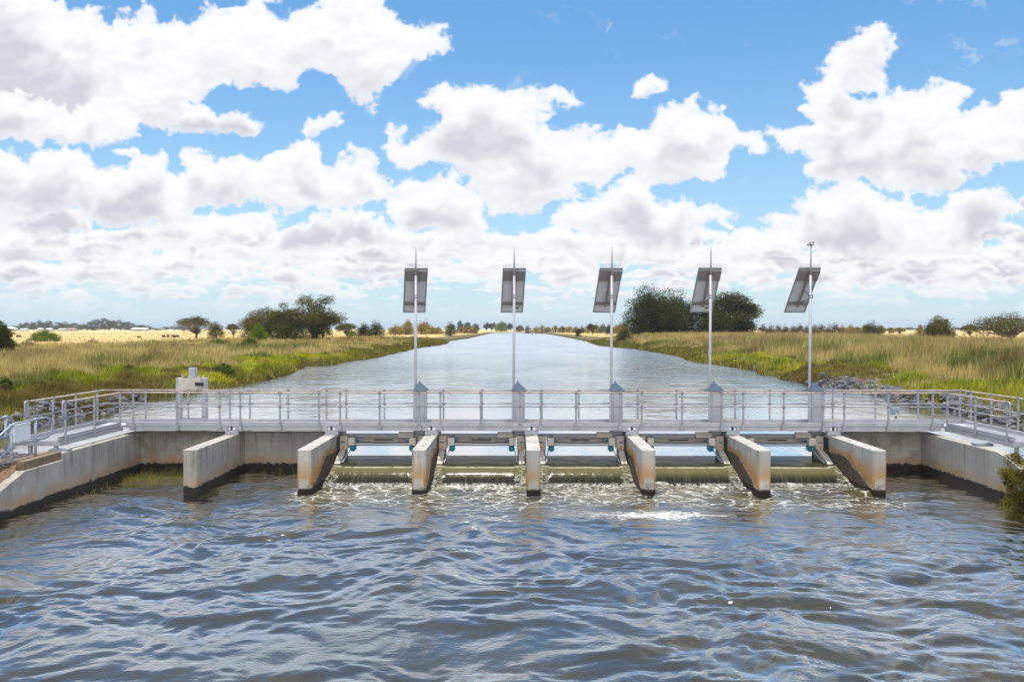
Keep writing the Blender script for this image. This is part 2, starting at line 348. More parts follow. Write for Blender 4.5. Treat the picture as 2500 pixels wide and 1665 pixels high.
# ------------------------------------------------------------------ materials
def new_mat(name):
    m = bpy.data.materials.new(name); m.use_nodes = True; nt = m.node_tree; nt.nodes.clear(); N = NT(nt)
    out = N.n('ShaderNodeOutputMaterial'); b = N.n('ShaderNodeBsdfPrincipled'); nt.links.new(b.outputs[0], out.inputs[0])
    return m, N, b, out
def bump(N, b, h, strength, dist):
    bp = N.n('ShaderNodeBump'); bp.inputs['Strength'].default_value = strength; bp.inputs['Distance'].default_value = dist
    N.set(bp.inputs['Height'], h); N.set(b.inputs['Normal'], bp.outputs[0]); return bp
def pos(N): return N.n('ShaderNodeNewGeometry').outputs['Position']
def simple(name, col, rough=0.6, metal=0.0, var=0.12, scale=6.0, dirt=0.0, dirtcol=(0.2, 0.15, 0.1), bmp=0.0):
    m, N, b, out = new_mat(name); p = pos(N)
    n1 = N.noise(p, scale, 5, 0.6)
    f = N.ss(n1, 0.3, 0.7, 1-var, 1+var)
    c = N.v('SCALE', (col[0], col[1], col[2])); N.set(c.node.inputs[3], f)
    if dirt:
        st = N.noise(N.v('MULTIPLY', p, (9, 9, 0.9)), 1.0, 4, 0.6)
        c = N.mix(N.ss(st, 0.52, 0.75, 0, dirt), c, dirtcol)
    N.set(b.inputs['Base Color'], c)
    b.inputs['Roughness'].default_value = rough; b.inputs['Metallic'].default_value = metal
    N.set(b.inputs['Roughness'], N.ss(n1, 0.3, 0.7, max(rough-0.08, 0.02), min(rough+0.1, 1)))
    if bmp: bump(N, b, N.noise(p, scale*8, 4, 0.6), bmp, 0.01)
    return m
M = {}
M['alu'] = simple('alu', (0.43, 0.43, 0.455), 0.5, 0.15, 0.10, 3.0, 0.35, (0.34, 0.32, 0.33))
M['seam'] = simple('seam', (0.12, 0.12, 0.13), 0.6)
M['alu_rail'] = simple('alu_rail', (0.36, 0.355, 0.375), 0.5, 0.2, 0.15, 7.0)
M['rail_top'] = simple('rail_top', (0.44, 0.36, 0.31), 0.6, 0.0, 0.2, 7.0)
M['galv_dark'] = simple('galv_dark', (0.27, 0.265, 0.29), 0.55, 0.2, 0.2, 20.0)
M['galv'] = simple('galv', (0.33, 0.38, 0.43), 0.5, 0.4, 0.15, 20.0)
M['beige'] = simple('beige', (0.56, 0.50, 0.43), 0.6, 0.0, 0.12, 4.0, 0.4, (0.2, 0.17, 0.13))
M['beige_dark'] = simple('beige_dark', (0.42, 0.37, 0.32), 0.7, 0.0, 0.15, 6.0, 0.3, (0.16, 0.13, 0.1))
M['teal'] = simple('teal', (0.015, 0.19, 0.26), 0.42, 0.0, 0.2, 9.0, 0.3, (0.05, 0.1, 0.1))
M['black'] = simple('black', (0.02, 0.02, 0.024), 0.5, 0.0, 0.2, 9.0)
M['orange'] = simple('orange', (0.62, 0.27, 0.02), 0.5)
M['cap'] = simple('cap', (0.15, 0.19, 0.245), 0.45, 0.1, 0.1, 8.0)
M['white'] = simple('white', (0.78, 0.80, 0.85), 0.5, 0.0, 0.06, 2.0, 0.12, (0.5, 0.5, 0.5))
M['mast'] = simple('mast', (0.47, 0.455, 0.48), 0.45, 0.25, 0.08, 4.0, 0.2, (0.4, 0.36, 0.36))
M['mast_thin'] = simple('mast_thin', (0.42, 0.37, 0.39), 0.5, 0.3, 0.08, 4.0)
M['panel_back'] = simple('panel_back', (0.46, 0.46, 0.47), 0.6, 0.0, 0.08, 6.0)
M['panel_frame'] = simple('panel_frame', (0.25, 0.26, 0.29), 0.45, 0.4, 0.08, 6.0)
M['panel_box'] = simple('panel_box', (0.17, 0.155, 0.15), 0.6, 0.0, 0.1, 9.0)
M['steel_dark'] = simple('steel_dark', (0.16, 0.16, 0.18), 0.45, 0.5, 0.1, 9.0)
M['rust_cap'] = simple('rust_cap', (0.20, 0.14, 0.085), 0.9, 0.0, 0.3, 5.0, 0.5, (0.08, 0.06, 0.05), 0.5)
M['hide'] = simple('hide', (0.02, 0.014, 0.012), 0.7)
M['hide_brown'] = simple('hide_brown', (0.06, 0.024, 0.014), 0.7)
M['bark'] = simple('bark', (0.11, 0.09, 0.075), 0.9, 0.0, 0.3, 3.0, 0.3, (0.03, 0.025, 0.02), 0.6)
M['roof_white'] = simple('roof_white', (0.75, 0.76, 0.78), 0.5)
M['roof_red'] = simple('roof_red', (0.36, 0.22, 0.15), 0.7)
M['wall_pale'] = simple('wall_pale', (0.5, 0.47, 0.42), 0.8)
M['window_dark'] = simple('window_dark', (0.04, 0.05, 0.06), 0.2)
# solar cell face
m, N, b, out = new_mat('solar_cell'); p = N.n('ShaderNodeTexCoord').outputs['Object']
bk = N.n('ShaderNodeTexBrick'); bk.offset = 0; N.set(bk.inputs['Vector'], p); bk.inputs['Scale'].default_value = 1
bk.inputs['Brick Width'].default_value = 0.125; bk.inputs['Row Height'].default_value = 0.125; bk.inputs['Mortar Size'].default_value = 0.003
bk.inputs['Color1'].default_value = (0.01, 0.014, 0.05, 1); bk.inputs['Color2'].default_value = (0.012, 0.018, 0.06, 1); bk.inputs['Mortar'].default_value = (0.4, 0.4, 0.4, 1)
N.set(b.inputs['Base Color'], bk.outputs[0]); b.inputs['Roughness'].default_value = 0.1; M['solar'] = m

def concrete(name, gate=False, seed=0.0, brown=0.0):
    m, N, b, out = new_mat(name); p = N.v('ADD', pos(N), (seed, 0, 0)); x, y, z = N.xyz(pos(N))
    big = N.noise(p, 0.9, 5, 0.6); med = N.noise(p, 6.0, 6, 0.65); fine = N.noise(p, 60.0, 4, 0.6)
    c = N.mix(N.ss(big, 0.35, 0.68), (0.37, 0.36, 0.335), (0.51, 0.475, 0.42))
    c = N.mix(N.ss(med, 0.35, 0.75, 0, 0.35), c, (0.36, 0.34, 0.31))
    if brown: c = N.mix(N.ss(N.noise(p, 2.3, 5, 0.65), 0.3, 0.65, 0.15, brown), c, (0.235, 0.185, 0.13))
    # run-down streaks from the top
    st = N.noise(N.v('MULTIPLY', p, (6, 6, 0.35)), 1.0, 5, 0.62)
    top = N.ss(z, 0.35, 1.2, 0.35, 1.0)
    c = N.mix(N.m('MULTIPLY', N.ss(st, 0.50, 0.70, 0, 0.75), top), c, (0.13, 0.115, 0.095))
    st2 = N.noise(N.v('MULTIPLY', p, (14, 14, 0.5)), 1.0, 3, 0.6)
    c = N.mix(N.m('MULTIPLY', N.ss(st2, 0.58, 0.70, 0, 0.4), N.ss(big, 0.4, 0.6)), c, (0.16, 0.145, 0.12))
    pit = N.noise(p, 28.0, 3, 0.6); c = N.mix(N.ss(pit, 0.62, 0.72, 0, 0.45), c, (0.20, 0.18, 0.15))
    # formwork joints: thin dark vertical lines
    fj = N.m('ABSOLUTE', N.m('SUBTRACT', N.m('FRACT', N.m('ADD', N.m('DIVIDE', N.m('ADD', y, x), 1.2), 0.37)), 0.5))
    c = N.mix(N.ss(fj, 0.006, 0.003, 0, 0.5), c, (0.10, 0.09, 0.08))
    edge = N.m('ADD', N.m('MULTIPLY', N.m('SUBTRACT', med, 0.5), 0.34), N.m('MULTIPLY', N.m('SUBTRACT', st, 0.5), 0.30))
    if gate:
        hy = N.ss(y, 20.93, 22.7, 0.10, 0.74, 'LINEAR')
        lowf = N.noise(p, 1.9, 3, 0.5); edge = N.m('ADD', N.m('MULTIPLY', N.m('SUBTRACT', lowf, 0.5), 0.28), N.m('MULTIPLY', edge, 0.22))
        zl = N.m('ADD', N.m('SUBTRACT', z, hy), edge)
        nz = N.xyz(N.n('ShaderNodeNewGeometry').outputs['Normal']); face = N.ss(nz[1], -0.8, -0.95)
        thick = N.ss(y, 20.9, 22.9, 0.78, 0.22, 'LINEAR'); zt_ = N.m('DIVIDE', zl, thick)
        o1 = N.m('MULTIPLY', N.ss(zt_, 0.0, 0.18), N.ss(zt_, 1.25, 0.25))
        o1 = N.m('MULTIPLY', N.m('MULTIPLY', o1, N.ss(nz[2], 0.5, 0.2)), N.m('SUBTRACT', 1.0, N.m('MULTIPLY', face, N.ss(N.m('ADD', z, edge), 0.55, 0.32))))
        big2 = N.noise(N.v('MULTIPLY', p, (1.3, 1.3, 1)), 1.6, 3, 0.5)
        c = N.mix(N.m('MULTIPLY', o1, N.ss(big2, 0.25, 0.6, 0.6, 1.0)), c, (0.43, 0.215, 0.06))
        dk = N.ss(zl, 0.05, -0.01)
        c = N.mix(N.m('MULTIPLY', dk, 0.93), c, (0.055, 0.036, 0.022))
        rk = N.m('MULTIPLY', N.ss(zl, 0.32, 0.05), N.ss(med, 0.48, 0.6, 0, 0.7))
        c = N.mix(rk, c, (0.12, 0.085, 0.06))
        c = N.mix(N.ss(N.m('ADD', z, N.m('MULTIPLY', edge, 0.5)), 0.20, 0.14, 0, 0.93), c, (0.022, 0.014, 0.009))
    else:
        zl = N.m('ADD', z, N.m('MULTIPLY', edge, 0.6))
        o1 = N.m('MULTIPLY', N.ss(zl, 0.20, 0.30), N.ss(zl, 0.58, 0.24))
        c = N.mix(N.m('MULTIPLY', o1, N.ss(N.noise(p, 1.7, 4, 0.6), 0.32, 0.66, 0.25, 0.95)), c, (0.40, 0.215, 0.08))
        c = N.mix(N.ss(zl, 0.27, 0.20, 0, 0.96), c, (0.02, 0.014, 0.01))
    N.set(b.inputs['Base Color'], c)
    b.inputs['Roughness'].default_value = 0.85; b.inputs['Specular IOR Level'].default_value = 0.25
    bump(N, b, N.m('ADD', N.m('MULTIPLY', fine, 0.3), med), 0.35, 0.02)
    return m
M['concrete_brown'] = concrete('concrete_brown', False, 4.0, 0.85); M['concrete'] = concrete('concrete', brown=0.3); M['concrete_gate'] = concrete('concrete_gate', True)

# gravel and field ground
m, N, b, out = new_mat('ground'); p = pos(N); x, y, z = N.xyz(p)
big = N.noise(p, 0.05, 4, 0.55); med = N.noise(p, 0.6, 5, 0.6); fine = N.noise(p, 9.0, 5, 0.7)
gold = N.mix(N.ss(med, 0.35, 0.65), (0.66, 0.47, 0.22), (0.50, 0.36, 0.16))
strip = N.noise(N.v('MULTIPLY', p, (0.004, 0.03, 0)), 1.0, 4, 0.6)
gold = N.mix(N.ss(strip, 0.52, 0.62, 0, 0.75), gold, (0.30, 0.30, 0.10))
gold = N.mix(N.ss(y, 350.0, 900.0, 0, 0.7), gold, (0.78, 0.57, 0.30))
bank = N.mix(N.ss(med, 0.35, 0.65), (0.13, 0.12, 0.045), (0.19, 0.15, 0.075))
lowb = N.mix(N.ss(fine, 0.4, 0.6), (0.06, 0.065, 0.012), (0.10, 0.07, 0.035))
bank = N.mix(N.ss(z, 1.3, 0.8), bank, lowb)
ax = N.m('ABSOLUTE', x)
far = N.m('MAXIMUM', N.ss(N.m('ADD', ax, N.m('MULTIPLY', big, 16.0)), 60.0, 72.0), N.m('MULTIPLY', N.ss(N.m('ADD', y, N.m('MULTIPLY', big, 50.0)), 135.0, 170.0), N.ss(ax, 27.0, 31.0)))
far = N.m('MAXIMUM', far, N.ss(y, 840.0, 860.0))
c = N.mix(far, bank, gold)
red = N.mix(N.ss(fine, 0.35, 0.65), (0.33, 0.20, 0.12), (0.22, 0.14, 0.09))
c = N.mix(N.m('MULTIPLY', N.ss(y, 21.2, 20.6), N.ss(x, -11.0, -11.6)), c, red)
N.set(b.inputs['Base Color'], c); b.inputs['Roughness'].default_value = 0.95
b.inputs['Specular IOR Level'].default_value = 0.1
bump(N, b, N.m('ADD', fine, N.m('MULTIPLY', med, 2.0)), 0.7, 0.12)
M['ground'] = m

def leaf_mat(name, trans=0.25):
    m = bpy.data.materials.new(name); m.use_nodes = True; nt = m.node_tree; nt.nodes.clear(); N = NT(nt)
    out = N.n('ShaderNodeOutputMaterial'); at = N.n('ShaderNodeAttribute', attribute_name='tint')
    d = N.n('ShaderNodeBsdfDiffuse'); t = N.n('ShaderNodeBsdfTranslucent'); mx = N.n('ShaderNodeMixShader')
    N.set(d.inputs[0], at.outputs[0])
    tcol = N.mix(1.0, at.outputs[0], (1.1, 1.15, 0.6), 'MULTIPLY'); N.set(t.inputs[0], tcol)
    mx.inputs[0].default_value = trans
    nt.links.new(d.outputs[0], mx.inputs[1]); nt.links.new(t.outputs[0], mx.inputs[2]); nt.links.new(mx.outputs[0], out.inputs[0])
    return m
M['leaf'] = leaf_mat('leaf', 0.22); M['grass'] = leaf_mat('grass', 0.35)

# water
def water_finish(N, b, out, gain, cap, gloss, dull=None):
    """muddy body under a reflecting surface, mixed by the water's own Fresnel curve"""
    nt = N.t; fr = N.n('ShaderNodeFresnel'); fr.inputs[0].default_value = 1.33
    nl = b.inputs['Normal'].links[0].from_socket; nt.links.new(nl, fr.inputs[1])
    g = N.n('ShaderNodeBsdfGlossy'); g.inputs[0].default_value = (*gloss, 1); nt.links.new(nl, g.inputs['Normal'])
    if b.inputs['Roughness'].links: nt.links.new(b.inputs['Roughness'].links[0].from_socket, g.inputs['Roughness'])
    else: g.inputs['Roughness'].default_value = b.inputs['Roughness'].default_value
    d = N.n('ShaderNodeBsdfDiffuse'); nt.links.new(nl, d.inputs['Normal'])
    fac = N.m('MINIMUM', N.m('MULTIPLY', fr.outputs[0], gain), cap)
    if dull is not None: fac = N.m('MULTIPLY', fac, N.m('SUBTRACT', 1.0, dull))
    if b.inputs['Base Color'].links: nt.links.new(b.inputs['Base Color'].links[0].from_socket, d.inputs[0])
    else: d.inputs[0].default_value = b.inputs['Base Color'].default_value
    mx = N.n('ShaderNodeMixShader'); N.set(mx.inputs[0], fac)
    nt.links.new(d.outputs[0], mx.inputs[1]); nt.links.new(g.outputs[0], mx.inputs[2]); nt.links.new(mx.outputs[0], out.inputs[0]); nt.nodes.remove(b)
def water_mat(name, upper):
    m, N, b, out = new_mat(name); p = pos(N); x, y, z = N.xyz(p)
    if upper:
        N.set(b.inputs['Roughness'], N.ss(y, 30.0, 160.0, 0.05, 0.22)); b.inputs['IOR'].default_value = 1.8
        n3 = N.noise(N.v('MULTIPLY', p, (0.7, 1.0, 1)), 0.55, 4, 0.55)
        n1 = N.noise(N.v('MULTIPLY', p, (1.0, 0.55, 1)), 5.0, 3, 0.6, 0.3)
        n2 = N.noise(N.v('MULTIPLY', p, (1.0, 0.6, 1)), 1.3, 3, 0.5)
        gust = N.noise(N.v('MULTIPLY', p, (1.0, 0.35, 1)), 0.09, 3, 0.5)
        g = N.m('MULTIPLY', N.ss(gust, 0.35, 0.65, 0.45, 1.3), N.ss(y, 25.0, 60.0, 0.12, 1.0))
        h = N.m('MULTIPLY', N.m('ADD', N.m('MULTIPLY', n1, 0.8), N.m('ADD', N.m('MULTIPLY', n2, 1.8), N.m('MULTIPLY', n3, N.ss(y, 26.0, 55.0, 1.2, 3.6)))), g)
        b.inputs['Base Color'].default_value = (0.08, 0.075, 0.045, 1)
        bump(N, b, h, 1.0, 0.065); water_finish(N, b, out, 2.6, 0.90, (0.96, 0.98, 1.0))
    else:
        wn = N.noise(p, 0.55, 3, 0.5, w=1)
        q = N.v('ADD', p, N.v('SCALE', N.v('SUBTRACT', wn, (0.5, 0.5, 0.5)))); q.node.inputs[1].default_value = (0, 0, 0)
        q.node.inputs[1].default_value = (0, 0, 0)
        # warped coordinates for foam filaments
        sc = N.n('ShaderNodeVectorMath', operation='MULTIPLY_ADD'); N.set(sc.inputs[0], wn); sc.inputs[1].default_value = (1.6, 1.0, 0); N.set(sc.inputs[2], p)
        q = sc.outputs[0]
        wn2 = N.noise(p, 2.2, 3, 0.5, w=1)
        sc2 = N.n('ShaderNodeVectorMath', operation='MULTIPLY_ADD'); N.set(sc2.inputs[0], wn2); sc2.inputs[1].default_value = (0.5, 0.4, 0); N.set(sc2.inputs[2], q)
        q2 = sc2.outputs[0]
        fil = N.vor(N.v('MULTIPLY', q2, (0.9, 1.5, 1)), 1.7, 2.0, 0.6, 'DISTANCE_TO_EDGE', dims='2D')
        web = N.ss(fil, 0.085, 0.01)
        spk = N.noise(q2, 8.0, 6, 0.75)
        zone_y = N.m('MULTIPLY', N.ss(y, 17.8, 21.4, 0.0, 1.0), 1.0)
        zone_x = N.m('MULTIPLY', N.ss(x, -6.6, -5.3), N.ss(x, 10.4, 9.4))
        blob = N.noise(p, 0.55, 3, 0.55)
        zone = N.m('MULTIPLY', N.m('MULTIPLY', zone_y, zone_x), N.ss(blob, 0.30, 0.6, 0.35, 1.0))
        foot = N.m('MULTIPLY', N.m('MULTIPLY', N.ss(y, 21.6, 22.35), N.ss(y, 23.2, 22.8)), zone_x)
        foam = N.m('MULTIPLY', web, N.ss(zone, 0.08, 0.6))
        foam = N.m('MULTIPLY', foam, N.ss(spk, 0.35, 0.62, 0.10, 0.95))
        foam = N.m('MAXIMUM', foam, N.m('MULTIPLY', N.ss(zone, 0.5, 1.0), N.ss(spk, 0.56, 0.68, 0, 0.8)))
        foam = N.m('MAXIMUM', foam, N.m('MULTIPLY', foot, N.ss(spk, 0.46, 0.60, 0, 0.8)))
        # drifting foam raft in front of the middle bay
        ex = N.m('DIVIDE', N.m('SUBTRACT', x, 3.2), 1.9); ey = N.m('DIVIDE', N.m('SUBTRACT', y, 18.75), 0.55)
        rr = N.m('SQRT', N.m('ADD', N.m('MULTIPLY', ex, ex), N.m('MULTIPLY', ey, ey)))
        rr = N.m('ADD', rr, N.m('MULTIPLY', N.m('SUBTRACT', N.noise(N.v('MULTIPLY', q2, (1, 2.2, 1)), 2.2, 7, 0.75), 0.5), 3.4))
        foam = N.m('MAXIMUM', foam, N.m('MULTIPLY', N.ss(rr, 1.1, 0.3), N.ss(spk, 0.36, 0.56, 0.35, 1.0)))
        # scattered flecks over the pool
        fl = N.m('MULTIPLY', N.ss(N.noise(p, 16.0, 2, 0.5), 0.74, 0.78), N.ss(y, 13.0, 19.0, 0.15, 0.9))
        foam = N.m('MAXIMUM', foam, fl)
        br = N.m('MULTIPLY', zone, N.ss(blob, 0.35, 0.6))
        c = N.mix(N.ss(blob, 0.3, 0.7), (0.058, 0.045, 0.017), (0.036, 0.031, 0.015))
        c = N.mix(N.m('MULTIPLY', br, 0.9), c, (0.19, 0.16, 0.095))
        c = N.mix(foam, c, (0.56, 0.545, 0.50))
        N.set(b.inputs['Base Color'], c)
        N.set(b.inputs['Roughness'], N.m('ADD', 0.012, N.m('MULTIPLY', N.m('MAXIMUM', foam, N.m('MULTIPLY', zone, 0.25)), 0.5)))
        b.inputs['IOR'].default_value = 1.75
        n1 = N.noise(N.v('MULTIPLY', q, (0.8, 1.25, 1)), 3.2, 4, 0.55)
        n2 = N.noise(N.v('MULTIPLY', p, (0.8, 1.3, 1)), 13.0, 4, 0.6)
        h = N.m('ADD', N.m('MULTIPLY', n1, 1.0), N.m('MULTIPLY', n2, 0.24))
        h = N.m('ADD', h, N.m('MULTIPLY', foam, 0.15))
        bump(N, b, h, 1.0, 0.016); water_finish(N, b, out, 3.4, 0.96, (0.93, 0.97, 1.0), N.m('MAXIMUM', N.m('MULTIPLY', foam, 0.92), N.m('MULTIPLY', zone, 0.45)))
    return m
M['water_up'] = water_mat('water_up', True); M['water_low'] = water_mat('water_low', False)
# falling sheet
m, N, b, out = new_mat('falling_water'); p = pos(N); x, y, z = N.xyz(p)
stv = N.noise(N.v('MULTIPLY', p, (11, 0.8, 1.4)), 1.0, 6, 0.65, 0.4)
lip = N.noise(N.v('MULTIPLY', p, (3, 3, 3)), 3.0, 6, 0.7)
e = N.n('ShaderNodeAttribute', attribute_name='tint').outputs[2]        # 1 towards the side curtains
c = N.mix(N.ss(z, 0.12, 0.36), (0.022, 0.021, 0.014), (0.115, 0.102, 0.042))
c = N.mix(N.ss(z, 0.388, 0.40), c, (0.032, 0.031, 0.014))
c = N.mix(N.m('MULTIPLY', N.ss(stv, 0.45, 0.75, 0, 0.30), N.ss(z, 0.39, 0.37)), c, (0.20, 0.18, 0.10))
crest = N.m('MULTIPLY', N.ss(z, 0.372, 0.382), N.ss(z, 0.396, 0.389))
crest = N.m('MULTIPLY', crest, N.ss(N.m('ADD', stv, N.m('MULTIPLY', lip, 0.5)), 0.50, 0.80))
c = N.mix(N.m('MULTIPLY', crest, 0.5), c, (0.65, 0.62, 0.52))
c = N.mix(N.m('MULTIPLY', N.ss(z, 0.07, 0.0), N.ss(lip, 0.4, 0.6)), c, (0.6, 0.58, 0.52))
c = N.mix(N.m('MULTIPLY', e, N.ss(lip, 0.42, 0.60)), c, (0.50, 0.48, 0.38))
N.set(b.inputs['Base Color'], c); b.inputs['Roughness'].default_value = 0.15; b.inputs['IOR'].default_value = 1.25; N.set(b.inputs['Specular IOR Level'], N.ss(z, 0.385, 0.40, 0.35, 0.05))
bump(N, b, N.m('ADD', N.m('MULTIPLY', stv, N.ss(z, 0.36, 0.30, 0.03, 0.16)), N.m('MULTIPLY', N.m('MULTIPLY', lip, e), 3.0)), 0.8, 0.03); M['fall'] = m
# stone
m, N, b, out = new_mat('stone'); p = pos(N); n1 = N.noise(p, 1.8, 5, 0.65)
oi = N.noise(p, 0.9, 2, 0.5)
c = N.mix(N.ss(n1, 0.35, 0.65), (0.06, 0.063, 0.075), (0.15, 0.155, 0.175)); c = N.mix(N.ss(oi, 0.5, 0.65, 0, 0.5), c, (0.20, 0.17, 0.13))
N.set(b.inputs['Base Color'], c); b.inputs['Roughness'].default_value = 0.85; bump(N, b, n1, 0.6, 0.06); M['stone'] = m

# ------------------------------------------------------------------ terrain
L_PX = [(0,1056),(168,1025),(229,1010),(283,995),(329,983),(425,968),(486,960),(531,949.6),(584,940),(642,927),(697,916.7),(716,909),(706,893),(740,893.5),(803,891),(867,881.7),(930,870.8),(978,859),(1016,850),(1085,841),(1102,832),(1147,826),(1177,818.8),(1205,812.5)]
R_PX = [(2489,1047),(2422,1030),(2347,1007),(2287,993),(2192,983),(2161,971),(2131,962),(2070,949.6),(1963,939),(1914,924),(1871,913.5),(1831,901.9),(1774,893),(1701,885),(1659,871),(1593,859.4),(1550,852.4),(1462,844),(1423,832),(1355,818.8),(1320,812.5)]
def edge_pts(px):
    P = [(Dz(y, ZU), X(x, Dz(y, ZU))) for x, y in px]; P.sort(); return np.array([a for a, _ in P]), np.array([b for _, b in P])
LY, LX = edge_pts(L_PX); RY, RX = edge_pts(R_PX)
def xl(y): return np.interp(y, LY, LX)+(fbm(y*0.35, y*0+3.1, 5, 3)-0.5)*1.6
def xr(y): return np.interp(y, RY, RX)+(fbm(y*0.35, y*0+8.7, 6, 3)-0.5)*1.6
def height(x, y):
    x = np.asarray(x, float); y = np.asarray(y, float)
    dl = xl(y)-x; dr = x-xr(y)
    hl = np.interp(dl, [-3, -0.4, 0, 0.5, 1.5, 4, 9, 35, 70, 110], [-1.0, 0.1, 0.45, 0.85, 1.15, 1.35, 1.75, 1.85, 1.4, 1.3])
    hr = np.interp(dr, [-3, -0.4, 0, 0.6, 2.0, 5, 10, 26, 55, 100], [-1.0, 0.1, 0.45, 0.85, 1.2, 1.55, 2.35, 2.45, 1.5, 1.3])
    h = np.maximum(hl, hr)
    # distance flattens the levees into the plain
    k = np.clip((y-150)/250, 0, 1); h = np.where(h > 1.3, h*(1-k)+1.3*k, h)
    h = np.maximum(h, np.interp(y, [835, 845], [-1.0, 1.3]))
    bumps = (fbm(x*0.5, y*0.5, 11, 4)-0.5)*0.85*np.clip(np.maximum(dl, dr)/1.5, 0, 1)*np.clip((300-y)/150, 0, 1)
    h = h+bumps+(fbm(x*0.01, y*0.01, 12, 3)-0.5)*0.5*np.clip((y-200)/200, 0, 1)*np.clip(np.maximum(np.maximum(dl, dr), y-845)/5, 0, 1)
    # downstream side of the weir: pads beside the pool, sloping banks further back
    pad = 1.20+(fbm(x*1.3, y*1.3, 3, 3)-0.5)*0.06
    fall = np.clip((18.7-y)*0.36, 0, 2.4)
    side = np.maximum(np.where(x < 0, -11.95-x, x-12.7), -1)
    wide = np.clip((15-y)*0.7, 0, 20)
    bank = np.where(side > 0, np.minimum(pad-fall+np.clip(side-wide, 0, 6)*0.35, 1.2+np.clip(side-2, 0, 8)*0.05), -1.2)
    t = np.clip((y-20.35)/0.9, 0, 1)
    near = bank*(1-t)+(-1.0)*t
    near = np.where(y > 20.35, np.maximum(near, h), np.maximum(bank, -1.2))
    near = np.where((np.abs(x) < 12.0) & (y < 25), -1.2, near)
    return np.where(y > 25, h, near)
def axis(lo, hi, step, far, g):
    a = list(np.arange(lo, hi+1e-6, step)); s = step; v = a[-1]
    while v < far: s *= g; v += s; a.append(v)
    return a
xa = axis(0, 42, 0.5, 5000, 1.13); xs = np.array(sorted(set([-q for q in xa]+xa)))
xs = np.sort(np.concatenate([xs, [-11.95, -11.9, 12.6, 12.7]]))
ya = axis(0, 130, 0.5, 7000, 1.05); yb = axis(0, 4, 1.0, 60, 1.4); ys = np.array(sorted(set([-q for q in yb]+ya)))
def grid(xs, ys):
    gx, gy = np.meshgrid(xs, ys); nx, ny = len(xs), len(ys)
    i = np.arange(ny-1)[:, None]*nx+np.arange(nx-1)[None, :]
    f = np.stack([i, i+1, i+1+nx, i+nx], -1).reshape(-1, 4)
    return gx.ravel(), gy.ravel(), f
gx, gy, gf = grid(xs, ys)
o = np_mesh('ground', np.stack([gx, gy, height(gx, gy)], -1), gf, M['ground'], smooth=True); tag(o, kind='structure')

# ------------------------------------------------------------------ water
PC = [-8.69+3.032*i for i in range(7)]      # pier centres
PW = 0.185
WL, WR, WY = -11.75, 12.45, 24.65           # inner faces of side walls, face of back walls
gates = [(PC[i]+PW, PC[i+1]-PW) for i in range(1, 6)]
def cells(xs, ys, keep):
    gx, gy, f = grid(xs, ys); cx = gx[f].mean(1); cy = gy[f].mean(1); f = f[keep(cx, cy)]
    used, inv = np.unique(f, return_inverse=True)
    return gx[used], gy[used], inv.reshape(-1, 4)
xu = np.array(sorted(set([-34.0, -24, -18, -12.05, 12.75, 18, 24, 34, -12.4, 13.1, WL, WR]+[q for g in gates for q in g])))
yu = np.array([20.4, 21.5, 24.8, 26, 30, 40, 60, 100, 200, 400, 870.0])
gx, gy, gf = cells(xu, yu, lambda cx, cy: (cy > 24.8) | (cx < -12.05) | (cx > 12.75))
o = np_mesh('water', np.stack([gx, gy, np.full_like(gx, ZU)], -1), gf, M['water_up']); tag(o, kind='structure')
def pool_h(x, y):
    wx = (fbm(x*0.5, y*0.5, 31, 2)-0.5)*2.6; wy = (fbm(x*0.5+9, y*0.5, 32, 2)-0.5)*2.6
    a = 0.35+0.66*fbm((x+wx*0.6)*1.0, (y+wy*0.6)*1.7, 21, 4, 0.48)+0.10*(1-np.abs(2*fbm((x+wx)*1.3, (y+wy)*2.0, 27, 2)-1))-0.05
    b = 0.25+fbm((x+wx*0.5)*3.4, (y+wy*0.5)*5.2, 22, 3, 0.5)
    c = fbm(x*0.25, y*0.4, 24, 2)
    amp = np.interp(y, [5, 12, 19, 22, 24.6], [1.0, 1.0, 0.75, 1.1, 0.15])
    cal = np.clip(1-np.exp(-((np.abs(x-0.35)-9.1)/1.0).clip(0, 9)), 0, 1)*np.clip((y-18)/4, 0, 1)
    return ((a-0.65)*0.28*np.clip(0.25+1.6*fbm(x*0.22, y*0.42, 29, 2), 0.5, 1.5)+(b-0.75)*0.030+(c-0.5)*0.07)*amp*(1-0.8*cal)
xx = np.concatenate([[-60, -40, -25, -18, -15.5], np.arange(-14, 14.01, 0.05), [15.5, 18, 25, 40, 60]])
yy = np.concatenate([[-60, -30, -12, -4, 0, 3, 4.5], np.arange(5.5, 24.68, 0.045), [24.8]])
gx, gy, gf = grid(xx, yy)
o = np_mesh('water', np.stack([gx, gy, pool_h(gx, gy)], -1), gf, M['water_low'], smooth=True); tag(o, kind='structure')

